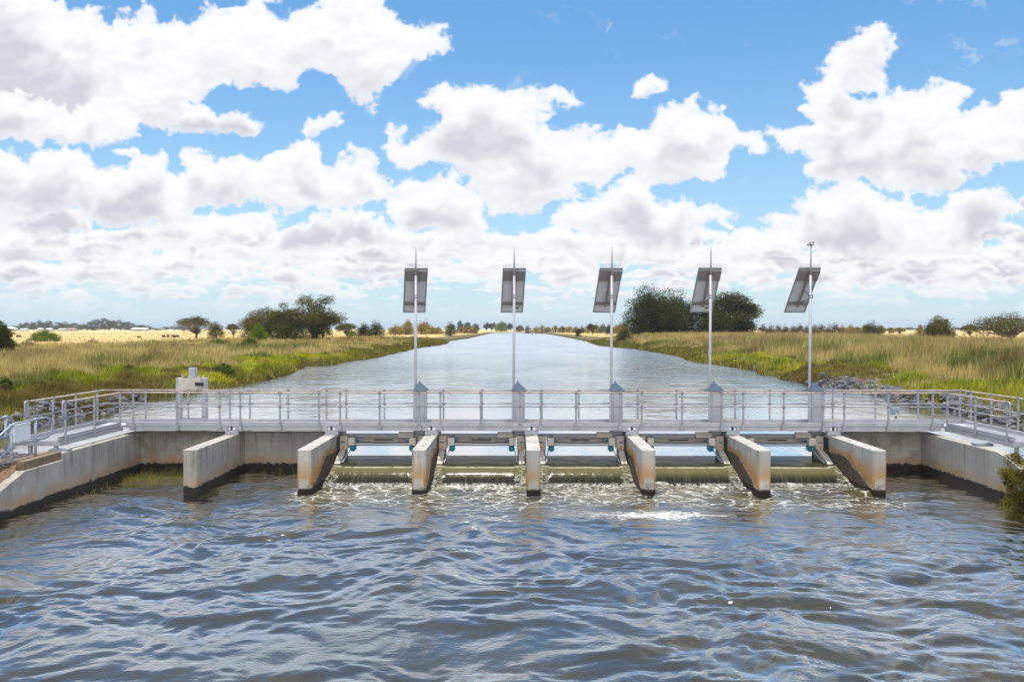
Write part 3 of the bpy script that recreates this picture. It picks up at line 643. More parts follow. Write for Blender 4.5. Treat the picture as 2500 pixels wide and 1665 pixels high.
# sheets falling over the gates
prof = [(24.8, ZU), (24.2, 0.450), (24.0, 0.445), (23.75, 0.436), (23.5, 0.425), (23.2, 0.402), (23.05, 0.388), (22.93, 0.365), (22.80, 0.325), (22.69, 0.26), (22.60, 0.19), (22.51, 0.11), (22.43, 0.03), (22.36, -0.12)]
pt = np.linspace(0, 1, 60); pk = np.linspace(0, 1, len(prof))
PY = np.interp(pt, pk, [p[0] for p in prof]); PZ = np.interp(pt, pk, [p[1] for p in prof])
for gi, (a, b_) in enumerate(gates):
    xs_ = np.linspace(a-0.0, b_, 90); gx, gt, gf = grid(xs_, np.arange(60.0)); ti = gt.astype(int)
    yv = PY[ti].copy(); zv = PZ[ti].copy()
    e = np.clip(1-np.minimum(gx-a, b_-gx)/0.34, 0, 1)**1.0
    drop = np.clip((24.0-yv)/1.2, 0, 1)
    e2 = e*np.clip((23.45-yv)/0.5, 0, 1)
    # the sheet spreads and breaks up along the piers
    yv -= e2*0.30*np.clip((0.45-zv)/0.4, 0, 1); zv -= e2*0.12*(1-np.clip((0.3-zv)/0.3, 0, 1))
    nz_ = fbm(gx*9+gi*7, ti*0.15, 41, 4)-0.5; yv += nz_*(0.02+0.30*e2)*np.clip((0.34-zv)/0.15, 0, 1)
    zv += (fbm(gx*2.5+gi*3, yv*2.5, 43, 3)-0.5)*0.012*(yv > 22.9)
    nt_ = np_mesh('falling_water', np.stack([gx, yv, zv], -1), gf, M['fall'], smooth=True, colors=np.stack([e2, e2, e2], -1))
    tag(nt_, kind='structure')

# ------------------------------------------------------------------ concrete
for i, pc in enumerate(PC):
    mb = MB(); y0 = 20.92; ch = 0.055
    mb.prism([(pc-PW+ch, y0), (pc+PW-ch, y0), (pc+PW, y0+ch), (pc+PW, 25.3), (pc-PW, 25.3), (pc-PW, y0+ch)], -1.2, 1.205)
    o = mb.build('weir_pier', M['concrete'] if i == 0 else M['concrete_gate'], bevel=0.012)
    lab = ['grey concrete pier standing in still water below the small slide gate',
           'concrete pier between the second still bay and the first fall from the left',
           'concrete pier with orange stained face between the first and second falls from the left',
           'middle concrete pier seen straight on, orange stain across its nose',
           'concrete pier between the third and fourth falls, just left of the foam patch end',
           'concrete pier between the fourth and fifth falls, rusty stain down its left flank',
           'rightmost concrete pier, right of the last fall beside the still bay'][i]
    tag(o, lab, 'pier', 'concrete piers of the weir')
for (x0, x1, lab) in ((WL, PC[0]-PW, 'stained concrete wall closing the leftmost bay under the footbridge'),
                      (PC[0]+PW, PC[1]-PW, 'smooth bluish concrete wall closing the second bay from the left'),
                      (PC[6]+PW, WR, 'streaked brown-grey concrete wall closing the rightmost bay')):
    o = MB().box(x0, x1, WY, WY+0.3, -1.2, 1.2).build('bay_wall', M['concrete' if x0 == PC[0]+PW else 'concrete_brown'], bevel=0.01); tag(o, lab, 'wall', 'walls closing the empty bays')
root = empty('wing_wall', (WL, 20.0, 0)); tag(root, 'long stained concrete side wall left of the pool with a rusty step at its near end', 'wall')
def wp(v): return [(a-root.location[0], b-root.location[1], c-root.location[2]) for a, b, c in v]
mb = MB().prism_x([(24.95, -1.2), (24.95, 1.2), (20.45, 1.2), (20.45, 1.02), (18.85, 1.02), (18.0, 0.74), (16.0, 0.02), (13.5, -0.9), (13.5, -1.2)], WL-0.30, WL); mb.v = wp(mb.v)
mb.build('wall_face', M['concrete'], root, bevel=0.012)
mb = MB().prism_x([(20.448, 1.022), (20.448, 1.23), (18.9, 1.23), (18.86, 1.022)], WL-0.5, WL-0.06); mb.v = wp(mb.v)
mb.build('step', M['rust_cap'], root, bevel=0.015)
mb = MB().box(-12.25, WL-0.01, 20.62, 20.86, 1.202, 1.255); mb.v = wp(mb.v); mb.build('bearing_block', M['galv'], root)
root = empty('wing_wall', (WR, 22, 0)); tag(root, 'concrete side wall right of the pool running into the green shrub', 'wall')
mb = MB().prism_x([(24.95, -1.2), (24.95, 1.2), (20.75, 1.2), (20.35, 1.10), (19.2, 0.75), (16, -0.3), (14, -1.2)], WR, WR+0.30); mb.v = wp(mb.v)
mb.build('wall_face', M['concrete'], root, bevel=0.012)
mb = MB().box(WR+0.03, WR+0.5, 21.75, 21.98, 1.202, 1.275); mb.v = wp(mb.v); mb.build('bearing_block', M['galv'], root)

# ------------------------------------------------------------------ footbridge
YF, YB = 24.0, 24.9
ZD0, ZD1, ZK, ZM, ZT = 1.325, 1.47, 1.58, 2.06, 2.475
def local(mb, o): 
    l = o; mb.v = [(a-l[0], b-l[1], c-l[2]) for a, b, c in mb.v]; return mb
def post_mb(x, y, nx, ny):
    """upright with cast tees and a foot clamp; (nx,ny) points outwards from the deck edge"""
    mb = MB(); px_, py_ = x+nx*0.035, y+ny*0.035
    mb.tube([(px_, py_, ZD0+0.03), (px_, py_, ZT)], 0.029, 10)
    tx, ty = abs(ny), abs(nx)
    mb.box(px_-0.055, px_+0.055, py_-0.055, py_+0.055, ZD0+0.01, ZD0+0.13)
    mb.tube([(px_-nx*0.0, py_, ZD0+0.13), (px_, py_, ZD0+0.19)], 0.04, 8)
    return mb
def clamp_mb(x, y, nx, ny, zz):
    mb = MB(); px_, py_ = x+nx*0.035, y+ny*0.035; tx, ty = abs(ny), abs(nx)
    for z_ in (zz,):
        mb.tube([(px_-tx*0.055, py_-ty*0.055, z_), (px_+tx*0.055, py_+ty*0.055, z_)], 0.034, 8)
        mb.tube([(px_, py_, z_-0.055), (px_, py_, z_+0.035)], 0.036, 8)
    return mb
def add_post(P, x, y, nx, ny):
    p_ = P('post', post_mb(x, y, nx, ny), M['alu_rail'])
    for zz in (ZM, ZT): P('rail_clamp', clamp_mb(x, y, nx, ny, zz), M['galv_dark'], par=p_)
fx_front = [320.7,427.9,533.3,584,681.4,777.6,829,925.9,1023.2,1074.8,1173.7,1269.9,1320,1406.5,1514,1567,1665.2,1762.7,1814.5,1912.5,2009.4,2059.6,2167,2274.8]
fx_back = [351,456,558.7,607.9,701.8,795.6,844.3,937.7,1036,1082.6,1177,1276,1323,1413,1505,1557,1651,1748,1794.6,1878.3,1985,2031.7,2135.5,2239,2340]
front_x = [X(p, YF-0.035) for p in fx_front]; back_x = [X(p, YB+0.035) for p in fx_back]
edges = [-11.9]+PC+[12.82]
span_lab = ['leftmost straight span of the footbridge, over the walled bay beside the ramp',
            'footbridge span with the small slide gate frame just behind its left post',
            'footbridge span over the first fall from the left',
            'footbridge span over the second fall from the left',
            'footbridge span over the middle fall',
            'footbridge span over the fourth fall, right of the middle mast',
            'footbridge span over the last fall, below the right-hand solar mast',
            'rightmost straight span of the footbridge, over the brown walled bay']
span_lab[0] = 'leftmost straight span of the footbridge, in front of the small slide gate'
span_lab[1] = 'footbridge span over the bluish walled bay, between the slide gate and the first fall'
for i in range(8):
    x0, x1 = edges[i]+0.012, edges[i+1]-0.012
    bx0 = x0 if i else -12.80; bx1 = x1 if i < 7 else 13.86
    O = ((x0+x1)/2, (YF+YB)/2, ZD0)
    root = empty('footbridge_span', O); tag(root, span_lab[i], 'footbridge', 'straight spans of the aluminium footbridge')
    P = lambda nm, mb, mt, par=None, **k: local(mb, O).build(nm, mt, par or root, **k)
    P('deck', MB().box(bx0+0.02, bx1-0.02, YF+0.052, YB-0.052, ZD1-0.05, ZD1), M['alu'])
    jl = 0.10
    mb = MB(); mb.box(x0, x1, YF, YF+0.05, ZD1-0.02, ZK); mb.box(x0+jl, x1-jl, YF-0.004, YF+0.05, ZD0, ZD1-0.032)
    P('front_kickplate', mb, M['alu'], bevel=0.004)
    P('seam', MB().box(x0+jl, x1-jl, YF+0.006, YF+0.03, ZD1-0.032, ZD1-0.02), M['seam'])
    if i < 7: P('joint_block', MB().box(x1-0.02, x1+0.044, YF+0.03, YF+0.06, ZD0+0.01, ZD1-0.022), M['black'])
    mb = MB(); mb.box(bx0, bx1, YB-0.05, YB, ZD0, ZK); P('rear_kickplate', mb, M['alu'], bevel=0.004)
    mb = MB(); mb.box(x0+jl+0.02, x1-jl-0.02, YF+0.1, YF+0.16, ZD0+0.01, ZD1-0.06); mb.box(x0+jl+0.02, x1-jl-0.02, YB-0.18, YB-0.12, ZD0+0.01, ZD1-0.06); P('bearer', mb, M['alu'])
    if i > 0: P('joint_plate', MB().box(x0-0.10, x0+0.52, YB-0.056, YB-0.051, ZK-0.07, ZK+0.002), M['beige'])
    # little bearing brackets on the pier
    if i > 0:
        mb = MB(); mb.box(x0-0.20, x0+0.20, YF+0.01, YF+0.14, 1.206, 1.322)
        P('bearing', mb, M['alu'], bevel=0.006)
    fx = [q for q in front_x if x0-0.01 <= q <= x1+0.01]; bx = [q for q in back_x if bx0 <= q <= bx1]
    for q in fx: add_post(P, q, YF, 0, -1)
    for q in bx: add_post(P, q, YB, 0, 1)
    for (yy_, a0, a1) in ((YF-0.035, x0-0.012, x1+0.012), (YB+0.035, bx0-0.012, bx1+0.012)):
        for z_, mt in ((ZM, M['alu_rail']), (ZT, M['rail_top'])):
            P('rail', MB().tube([(a0, yy_, z_), (a1, yy_, z_)], 0.023 if z_ == ZT else 0.019, 10), mt, smooth=True)
def ramp(side, xi, xo, iy, oy, label, ye=20.72):
    s = -1 if side < 0 else 1; a, b2 = min(xi, xo), max(xi, xo)
    O = ((a+b2)/2, 22.3, ZD0); root = empty('footbridge_ramp', O); tag(root, label, 'footbridge', 'end sections of the footbridge')
    P = lambda nm, mb, mt, par=None, **k: local(mb, O).build(nm, mt, par or root, **k)
    yj = YF-0.025
    mb = MB()
    P('deck', MB().box(a+0.052, b2-0.052, ye+0.05, yj, ZD1-0.05, ZD1), M['grating'])
    for (nm, q0, q1, ytop) in (('inner_kickplate', xi, xi+s*0.05, yj), ('outer_kickplate', xo-s*0.05, xo, YB-0.06)):
        l, h = min(q0, q1), max(q0, q1)
        mb = MB().box(l, h, ye, ytop, ZD1-0.01, ZK); mb.box(l-0.004, h+0.004, ye, ytop, ZD0, ZD1-0.022)
        P(nm, mb, M['alu'], bevel=0.004)
    P('end_plate', MB().box(a+0.054, b2-0.054, ye, ye+0.04, ZD0+0.01, ZD1+0.004), M['alu'], bevel=0.004)
    P('support_leg', MB().box(a+0.10, a+0.18, ye+0.06, ye+0.14, 1.06, ZD0), M['alu'])
    P('support_leg', MB().box(b2-0.18, b2-0.10, ye+0.06, ye+0.14, 1.06, ZD0), M['alu'])
    for q in iy: add_post(P, xi, q, -s, 0)
    for q in oy: add_post(P, xo, q, s, 0)
    for (xx_, yl, bend) in ((xi-s*0.035, iy[-1], YF-0.035), (xo+s*0.035, oy[-1], YB+0.035)):
        cx = xx_; 
        for z_, mt in ((ZM, M['alu_rail']), (ZT, M['rail_top'])):
            inner = abs(xx_-xi) < 0.1
            tx = (xi if inner else xo)
            e_ = (edges[0] if side < 0 else edges[-1]) if inner else (-12.80 if side < 0 else 13.86)
            pts = [(e_, bend, z_)] if abs(e_-cx) > 0.02 else []
            pts += [(cx, bend-0.10, z_), (cx, yl-0.10, z_)]
            P('rail', MB().tube(pts, 0.023 if z_ == ZT else 0.019, 10), mt, smooth=True)
        P('rail_end', MB().tube([(cx, yl-0.10, ZT), (cx, yl-0.12, ZT-0.03), (cx, yl-0.12, ZM+0.03), (cx, yl-0.10, ZM)], 0.022, 10), M['alu_rail'], smooth=True)
m, N, b, out = new_mat('grating'); p = pos(N); wv = N.n('ShaderNodeTexWave', wave_type='BANDS', bands_direction='Y'); N.set(wv.inputs[0], p); wv.inputs['Scale'].default_value = 3.2
c = N.mix(wv.outputs[1], (0.12, 0.12, 0.13), (0.42, 0.42, 0.45)); N.set(b.inputs['Base Color'], c); b.inputs['Roughness'].default_value = 0.5; M['grating'] = m
ramp(-1, -12.02, -12.98, [23.85, 22.4, 20.95], [24.5, 23.3, 22.15, 21.0], 'aluminium end section of the footbridge leading to the gravel pad, beside the white board')
ramp(1, 12.86, 13.86, [23.85, 22.4, 20.95], [24.5, 23.45, 22.2, 21.0], 'aluminium end section of the footbridge on the right, above the green shrub')

# ------------------------------------------------------------------ gates and masts
MX = [X(p, 24.6) for p in (1018.5, 1260, 1496, 1736.5, 1979)]
gl = ['first tilting weir gate from the left, spilling beside the still second bay', 'second tilting weir gate from the left', 'middle tilting weir gate, right of the straight-on pier',
      'fourth tilting weir gate from the left, right of the middle solar mast', 'rightmost tilting weir gate with one curved arm fully in view']
for gi, (a, b_) in enumerate(gates):
    O = ((a+b_)/2, 24.3, 0.45); root = empty('weir_gate', (O[0], O[1], O[2]-0.075)); tag(root, gl[gi], 'weir gate', 'tilting gates of the weir')
    P = lambda nm, mb, mt, par=None, **k: local(mb, O if par is None else O).build(nm, mt, par or root, **k)
    w = b_-a; yb = 24.42
    P('crossbeam', MB().bev(a+0.02, b_-0.02, yb, yb+0.30, 1.145, 1.225, 0.008), M['alu'])
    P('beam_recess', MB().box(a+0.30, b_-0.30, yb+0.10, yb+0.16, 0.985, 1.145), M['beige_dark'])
    P('slot', MB().bev(a+1.02, a+1.62, yb+0.088, yb+0.0995, 1.035, 1.075, 0.004), M['black'])
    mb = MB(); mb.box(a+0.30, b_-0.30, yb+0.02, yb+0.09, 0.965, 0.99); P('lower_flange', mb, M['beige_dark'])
    P('drive_shaft', MB().tube([(a+0.3, yb+0.05, 0.895), (b_-0.3, yb+0.05, 0.895)], 0.017, 8), M['steel_dark'], smooth=True)
    P('drive_shaft', MB().tube([(a+0.3, yb+0.12, 0.935), (b_-0.3, yb+0.12, 0.935)], 0.013, 8), M['steel_dark'], smooth=True)
    P('cable', MB().tube([(a+0.32, yb+0.012, 1.05)]+[(a+0.32+(w-0.64)*t, yb+0.012, 1.02-0.045*math.sin(math.pi*t)) for t in (.2, .4, .6, .8)]+[(b_-0.32, yb+0.012, 1.06)], 0.007, 6), M['black'])
    P('cover_panel', MB().bev(b_-0.86, b_-0.38, yb-0.12, yb-0.01, 1.150, 1.318, 0.008), M['beige'])
    for k_, px_ in enumerate((0.86, 1.10, 0.40)):
        P('sticker', MB().box(a+px_, a+px_+(0.13 if k_ < 2 else 0.09), yb-0.004, yb-0.001, 1.165, 1.187), M['orange'] if k_ < 2 else M['black'])
    for s in (-1, 1):
        e = a if s < 0 else b_
        q = lambda u: e-s*u                      # distance inwards from the pier face
        xr_ = lambda u, v: (min(q(u), q(v)), max(q(u), q(v)))
        x0, x1 = xr_(0.02, 0.26)
        hb = P('hinge_housing', MB().bev(x0, x1, yb-0.17, yb+0.2, 0.80, 1.215, 0.01), M['beige'])
        x0, x1 = xr_(0.06, 0.17); P('slot', MB().box(x0, x1, yb-0.176, yb-0.17, 1.0, 1.03), M['black'], hb)
        x0, x1 = xr_(0.09, 0.16); P('sticker', MB().box(x0, x1, yb-0.176, yb-0.17, 0.83, 0.89), M['orange'], hb)
        x0, x1 = xr_(0.30, 0.50); P('motor_cover', MB().bev(x0, x1, yb-0.30, yb+0.03, 0.93, 1.165, 0.01), M['beige'])
        x0, x1 = xr_(0.33, 0.52)
        mb = MB(); mb.bev(x0+0.012, x1-0.012, yb-0.26, yb+0.02, 0.76, 0.928, 0.03)
        mb.tube([((x0+x1)/2, yb-0.12, 0.77), ((x0+x1)/2, yb-0.12, 0.735)], 0.045, 10)
        mb.tube([(q(0.50), yb-0.05, 1.08), (q(0.56), yb-0.05, 1.08)], 0.06, 10)
        P('gear_motor', mb, M['teal'])
        P('shaft_bolt', MB().tube([(q(0.27), yb-0.1, 1.10), (q(0.62), yb-0.1, 1.10)], 0.012, 8), M['alu'])
        # curved side arm running down to the leaf
        arc = [(yb-0.02, 0.82), (yb-0.32, 0.76), (yb-0.62, 0.66), (yb-0.92, 0.53), (yb-1.15, 0.38), (yb-1.30, 0.2)]
        top = [(y_, z_) for y_, z_ in arc]; bot = [(y_+0.16, z_-0.10) for y_, z_ in reversed(arc)]
        x0, x1 = xr_(0.035, 0.20)
        P('side_arm', MB().prism_x(top+bot, x0, x1), M['beige'], bevel=0.004)
        mb = MB(); mb.prism_x([(yb-0.05, 0.78), (yb-0.75, 0.48), (yb-0.85, 0.30), (yb+0.05, 0.35)], *xr_(0.20, 0.24))
        P('arm_web', mb, M['steel_dark'])
        P('lifting_strap', MB().tube([(q(0.34), yb-0.02, 0.80), (q(0.23), yb-0.9, 0.46)], 0.016, 6), M['alu'])
        P('rubber_seal', MB().box(*xr_(0.0, 0.018), yb-0.5, yb+0.2, 0.47, 1.2), M['black'])
    P('gate_leaf', MB().prism_x([(yb+0.2, -1.0), (yb-0.2, -0.9), (23.1, 0.10), (22.75, 0.24), (22.75, 0.20), (23.1, 0.02), (yb-0.1, -1.1)], a+0.03, b_-0.03), M['steel_dark'])

ml = ['leftmost solar mast, its panel almost square to the view', 'second solar mast from the left, standing at the middle of the canal', 'middle one of the five solar masts, with its strut showing',
      'fourth solar mast from the left, in front of the big dark trees', 'rightmost solar mast, topped by a small wind sensor']
pan = [((988,1044.9),(983.7,1038.5)), ((1227.5,1284),(1222,1277)), ((1463.8,1519.9),(1447,1501)), ((1704.3,1760.7),(1681.4,1738)), ((1948.5,2001.3),(1911.5,1962.5))]
mpx = [1015.8, 1256, 1493.9, 1734.2, 1977]
for i in range(5):
    Ym = 24.62; xm = X(mpx[i]-2.6, Ym); O = (xm, Ym, ZD1)
    root = empty('solar_mast', O); tag(root, ml[i], 'solar mast', 'masts with solar panels along the footbridge')
    P = lambda nm, mb, mt, par=None, **k: local(mb, O).build(nm, mt, par or root, **k)
    zt = Z(603, Ym); z1 = Z(673, Ym)
    x_top = X(mpx[i], Ym)
    dx = (x_top-xm)
    P('pole', MB().tube([(xm, Ym, 0.9), (xm+dx*0.8, Ym, z1)], [0.043, 0.040], 14), M['mast'], smooth=True)
    P('upper_tube', MB().tube([(xm+dx*0.8, Ym, z1-0.02), (xm+dx, Ym, zt)], [0.026, 0.022], 12), M['mast_thin'], smooth=True)
    cx0, cx1 = xm+0.045, xm+0.395
    cab = P('cabinet', MB().bev(xm+0.02, xm+0.355, Ym-0.17, Ym+0.17, 1.10, 2.475, 0.008), M['alu'])
    P('trunking', MB().bev(xm-0.052, xm+0.017, Ym-0.13, Ym-0.05, 1.10, 2.47, 0.006), M['mast'])
    mb = MB()
    for q in (0.06, 0.30): mb.box(xm+q, xm+q+0.006, Ym-0.174, Ym-0.17, 1.5, 2.44)
    P('door_seam', mb, M['steel_dark'], cab)
    c0, c1, d0, d1 = xm-0.05, xm+0.405, Ym-0.22, Ym+0.22; ap = (xm+0.13, Ym)
    mb = MB(); mb.add([(c0, d0, 2.478), (c1, d0, 2.478), (c1, d1, 2.478), (c0, d1, 2.478), (c0, d0, 2.515), (c1, d0, 2.515), (c1, d1, 2.515), (c0, d1, 2.515),
                       (ap[0]-0.02, ap[1]-0.02, 2.755), (ap[0]+0.02, ap[1]-0.02, 2.755), (ap[0]+0.02, ap[1]+0.02, 2.755), (ap[0]-0.02, ap[1]+0.02, 2.755)],
                      [(3,2,1,0),(0,1,5,4),(1,2,6,5),(2,3,7,6),(3,0,4,7),(4,5,9,8),(5,6,10,9),(6,7,11,10),(7,4,8,11),(8,9,10,11)])
    P('pyramid_cap', mb, M['cap'], cab, bevel=0.012)
    P('cap_knob', MB().ball((ap[0], ap[1], 2.775), 0.02, 8), M['black'], cab)
    # panel: a tilted plate, its top edge towards us
    (tl, tr), (bl, br) = pan[i]
    yt = Ym+0.10; yb_ = yt+0.88
    T = Vector(((X(tl, yt)+X(tr, yt))/2, yt, Z(654, yt))); B = Vector(((X(bl, yb_)+X(br, yb_))/2, yb_, Z(762.6, yb_)))
    wdt = X(tr, yt)-X(tl, yt)
    dn = (B-T); Ln = dn.length; dn.normalize(); rt = Vector((1, 0, 0)); rt = (rt-dn*rt.dot(dn)*0.0).normalized()
    rt = Vector((1.0, 0.0, 0.0)); nr = rt.cross(dn).normalized()       # nr: towards the back (us) or the sun
    if nr.y > 0: nr = -nr
    pr = empty('solar_panel'); pr.parent = root
    def slab(u0, u1, v0, v1, n0, n1):
        vs = []
        for n_ in (n0, n1):
            for (u, v) in ((u0, v0), (u1, v0), (u1, v1), (u0, v1)): vs.append(T+rt*u+dn*v+nr*n_)
        mb = MB().add(vs, [(3,2,1,0),(4,5,6,7),(0,1,5,4),(1,2,6,5),(2,3,7,6),(3,0,4,7)]); return mb
    h = wdt/2; fr = 0.035
    P('backsheet', slab(-h+fr, h-fr, fr, Ln-fr, -0.006, 0.0), M['panel_back'], pr)
    P('cell_face', slab(-h+fr, h-fr, fr, Ln-fr, -0.016, -0.008), M['solar'], pr)
    mb = MB()
    for q in (slab(-h, h, 0, fr, -0.018, 0.022), slab(-h, h, Ln-fr, Ln, -0.018, 0.022), slab(-h, -h+fr, fr, Ln-fr, -0.018, 0.022), slab(h-fr, h, fr, Ln-fr, -0.018, 0.022)): mb.add(q.v, q.f)
    P('frame', mb, M['panel_frame'], pr)
    P('upper_cover', slab(-h+0.01, h+0.004, 0.10, Ln*0.27, 0.024, 0.06), M['panel_box'], pr)
    P('crossbar', slab(-h+0.01, h-0.01, Ln*0.755, Ln*0.82, 0.024, 0.05), M['panel_box'], pr)
    P('spine', slab(-0.035, 0.035, Ln*0.1, Ln*0.84, 0.062, 0.10), M['panel_box'], pr)
    P('top_rail', slab(0.05, h-0.005, 0.075, 0.095, 0.023, 0.07), M['alu'], pr)
    # bird spikes
    mb = MB(); rnd = random.Random(i)
    for k in range(15):
        u = -h+0.03+(2*h-0.06)*k/14; s0 = T+rt*u
        for dd in (-0.02, 0.0, 0.02): mb.tube([s0, s0+Vector((rnd.uniform(-.015, .015), dd*1.5, 0.10+rnd.uniform(0, .03)))], 0.0022, 4, False)
        mb.ball(s0+Vector((0, 0, 0.008)), 0.012, 6)
    P('bird_spikes', mb, M['alu'], pr)
    if i in (1, 3):
        P('rating_plate', slab(0.10, 0.22, Ln*0.88, Ln*0.92, 0.001, 0.004), M['steel_dark'], pr)
    # bracket and strut
    zc = Z(725, Ym); xc = xm+dx*0.7
    mb = MB(); mb.bev(xc-0.058, xc+0.058, Ym-0.058, Ym+0.058, zc-0.045, zc-0.015, 0.006); mb.bev(xc-0.058, xc+0.058, Ym-0.058, Ym+0.058, zc+0.03, zc+0.06, 0.006)
    mb.box(xc-0.068, xc-0.058, Ym-0.03, Ym+0.03, zc-0.06, zc+0.075); mb.box(xc+0.058, xc+0.066, Ym-0.03, Ym+0.03, zc-0.05, zc+0.065)
    P('clamp', mb, M['panel_frame'])
    Q = T+dn*(Ln*0.45)+nr*0.09
    P('strut', MB().tube([(xc-0.03, Ym-0.02, zc+0.02), tuple(Q)], 0.016, 6), M['panel_frame'])
    P('strut', MB().tube([(xc+0.0, Ym, zc-0.04), tuple(T+dn*(Ln*0.78)+nr*0.05)], 0.013, 6), M['steel_dark'])
    P('panel_bolt', MB().tube([(xm+dx*0.85, Ym, z1+0.12), tuple(T+dn*0.2+nr*0.05)], 0.02, 6), M['steel_dark'])
    cc = T+dn*(Ln*0.27)+nr*0.03
    loop = [tuple(cc+Vector((0.05+0.10*math.sin(t), -0.03, 0.05-0.09*math.cos(t)))) for t in np.linspace(0.3, 3.1 if i % 2 else 2.2, 9)]
    P('cable', MB().tube(loop, 0.009, 6), M['black'])
    if i == 4:
        s0 = Vector((xm+dx, Ym, zt))
        mb = MB(); mb.ball(s0+Vector((0, 0, 0.03)), 0.035, 8); mb.tube([s0+Vector((-0.09, 0, 0.06)), s0+Vector((0.09, 0, 0.05))], 0.014, 6)
        mb.ball(s0+Vector((-0.09, 0, 0.05)), 0.035, 8); mb.ball(s0+Vector((0.07, 0, 0.12)), 0.03, 8); mb.tube([s0+Vector((0.05, 0, 0.04)), s0+Vector((0.07, 0, 0.12))], 0.012, 6)
        mb.ball(s0+Vector((-0.03, 0.0, 0.11)), 0.03, 8); mb.tube([s0+Vector((0, 0, 0.0)), s0+Vector((-0.03, 0, 0.11))], 0.012, 6)
        P('wind_sensor', mb, M['steel_dark'])

# small slide gate behind the left span
Ys = 25.15; O = (X(465, Ys), Ys, 1.0); root = empty('slide_gate', O); tag(root, 'pale metal slide gate frame with a black box, standing behind the left railing', 'slide gate')
P = lambda nm, mb, mt, par=None, **k: local(mb, O).build(nm, mt, par or root, **k)
sx = lambda p: X(p, Ys)
for (q0, q1) in ((428.6, 440.0), (491.5, 502.5)): P('upright', MB().bev(sx(q0), sx(q1), Ys-0.09, Ys+0.09, 0.2, Z(922.7, Ys), 0.008), M['alu'])
hd = P('header_plate', MB().bev(sx(436), sx(494), Ys-0.12, Ys-0.092, Z(950, Ys), Z(923.5, Ys), 0.006), M['beige'])
P('header_beam', MB().box(sx(440.2), sx(491.3), Ys-0.06, Ys+0.06, Z(950, Ys)+0.03, Z(925, Ys)), M['alu'])
P('bottom_bar', MB().bev(sx(440.2), sx(491.3), Ys-0.05, Ys+0.05, Z(1024, Ys), Z(1020, Ys), 0.005), M['alu'])
P('stem_housing', MB().bev(sx(460), sx(475.8), Ys-0.10, Ys+0.09, Z(924, Ys), Z(897.7, Ys), 0.012), M['alu'])
P('sticker', MB().box(sx(464), sx(469), Ys-0.104, Ys-0.1, Z(905, Ys), Z(900, Ys)), M['alu'])
P('control_box', MB().bev(sx(479), sx(498), Ys-0.22, Ys-0.125, Z(941.5, Ys), Z(933, Ys), 0.01), M['black'])
P('spindle', MB().tube([(sx(491.5), Ys-0.17, Z(950, Ys)), (sx(491.5), Ys-0.17, Z(921, Ys))], 0.012, 8), M['alu'])
for q in (441, 456, 480, 492):
    P('lug', MB().bev(sx(q), sx(q+4.2), Ys-0.05, Ys+0.03, Z(923, Ys), Z(916.5 if q in (441, 492) else 920, Ys), 0.004), M['alu'])
# upstream sensor box on the right
Yq = 25.6; O = (X(2179, Yq), Yq, 1.0); root = empty('sensor_box', O); tag(root, 'small grey metal box on a bracket in the water behind the right railing', 'sensor box')
P('post', MB().box(X(2184, Yq), X(2188, Yq), Yq, Yq+0.05, 0.2, Z(1008, Yq)), M['galv'])
P('housing', MB().bev(X(2170, Yq), X(2189, Yq), Yq-0.15, Yq-0.002, Z(1011, Yq), Z(993, Yq), 0.02), M['galv'])
P('spout', MB().tube([(X(2180, Yq), Yq-0.16, Z(1008, Yq)), (X(2180, Yq), Yq-0.2, Z(1015, Yq))], 0.05, 10), M['alu'])

# galvanised guard rails on the gravel pads
def guard(xg, ypts, label, loop_out=True, ye=19.85, ys=16.4):
    O = (xg, 19, 1.2); root = empty('guard_rail', O); tag(root, label, 'guard rail', 'galvanised guard rails at the path ends')
    P = lambda nm, mb, mt, par=None, **k: local(mb, O).build(nm, mt, par or root, **k)
    zt = lambda y: 2.14-max(0, 18.9-y)*0.42; zm = lambda y: 1.62-max(0, 18.9-y)*0.42
    for y in ypts: P('post', MB().tube([(xg, y, 0.95-max(0, 18.9-y)*0.42), (xg, y, zt(y))], 0.032, 12).tube([(xg, y-0.06, zt(y)), (xg, y+0.06, zt(y))], 0.044, 10).tube([(xg, y-0.06, zm(y)), (xg, y+0.06, zm(y))], 0.042, 10), M['galv'], smooth=True)
    ya = [ys, 17.6, 18.5, 18.9, ye]
    pts = [(xg, y, zt(y)) for y in ya]+[(xg, ye+0.45*math.sin(t)*0.7+0.3, (2.14+1.62)/2+0.26*math.cos(t)) for t in np.linspace(0.0, math.pi, 9)]+[(xg, y, zm(y)) for y in reversed(ya)]
    P('rail', MB().tube(pts, 0.026, 12), M['galv'], smooth=True); return root
g1 = guard(-12.05, [19.75, 18.8, 17.2], 'looped galvanised guard rail on the left pad, the one carrying the white board')
O = (-12.05, 19.0, 1.2)
o = local(MB().bev(-12.12, -12.09, 18.98, 19.62, 1.68, 2.10, 0.004), (-12.1, 19.3, 1.68)).build('notice_board', M['white']); o.location = (-12.1, 19.3, 1.68)
tag(o, 'blank white board fixed to the galvanised guard rail at the left edge', 'board')
guard(-13.15, [20.3, 18.9], 'galvanised guard rail at the far left edge, behind the one with the white board', ye=20.0)
guard(12.98, [19.5, 18.3], 'galvanised guard rail end at the right edge of the picture', ye=19.7)
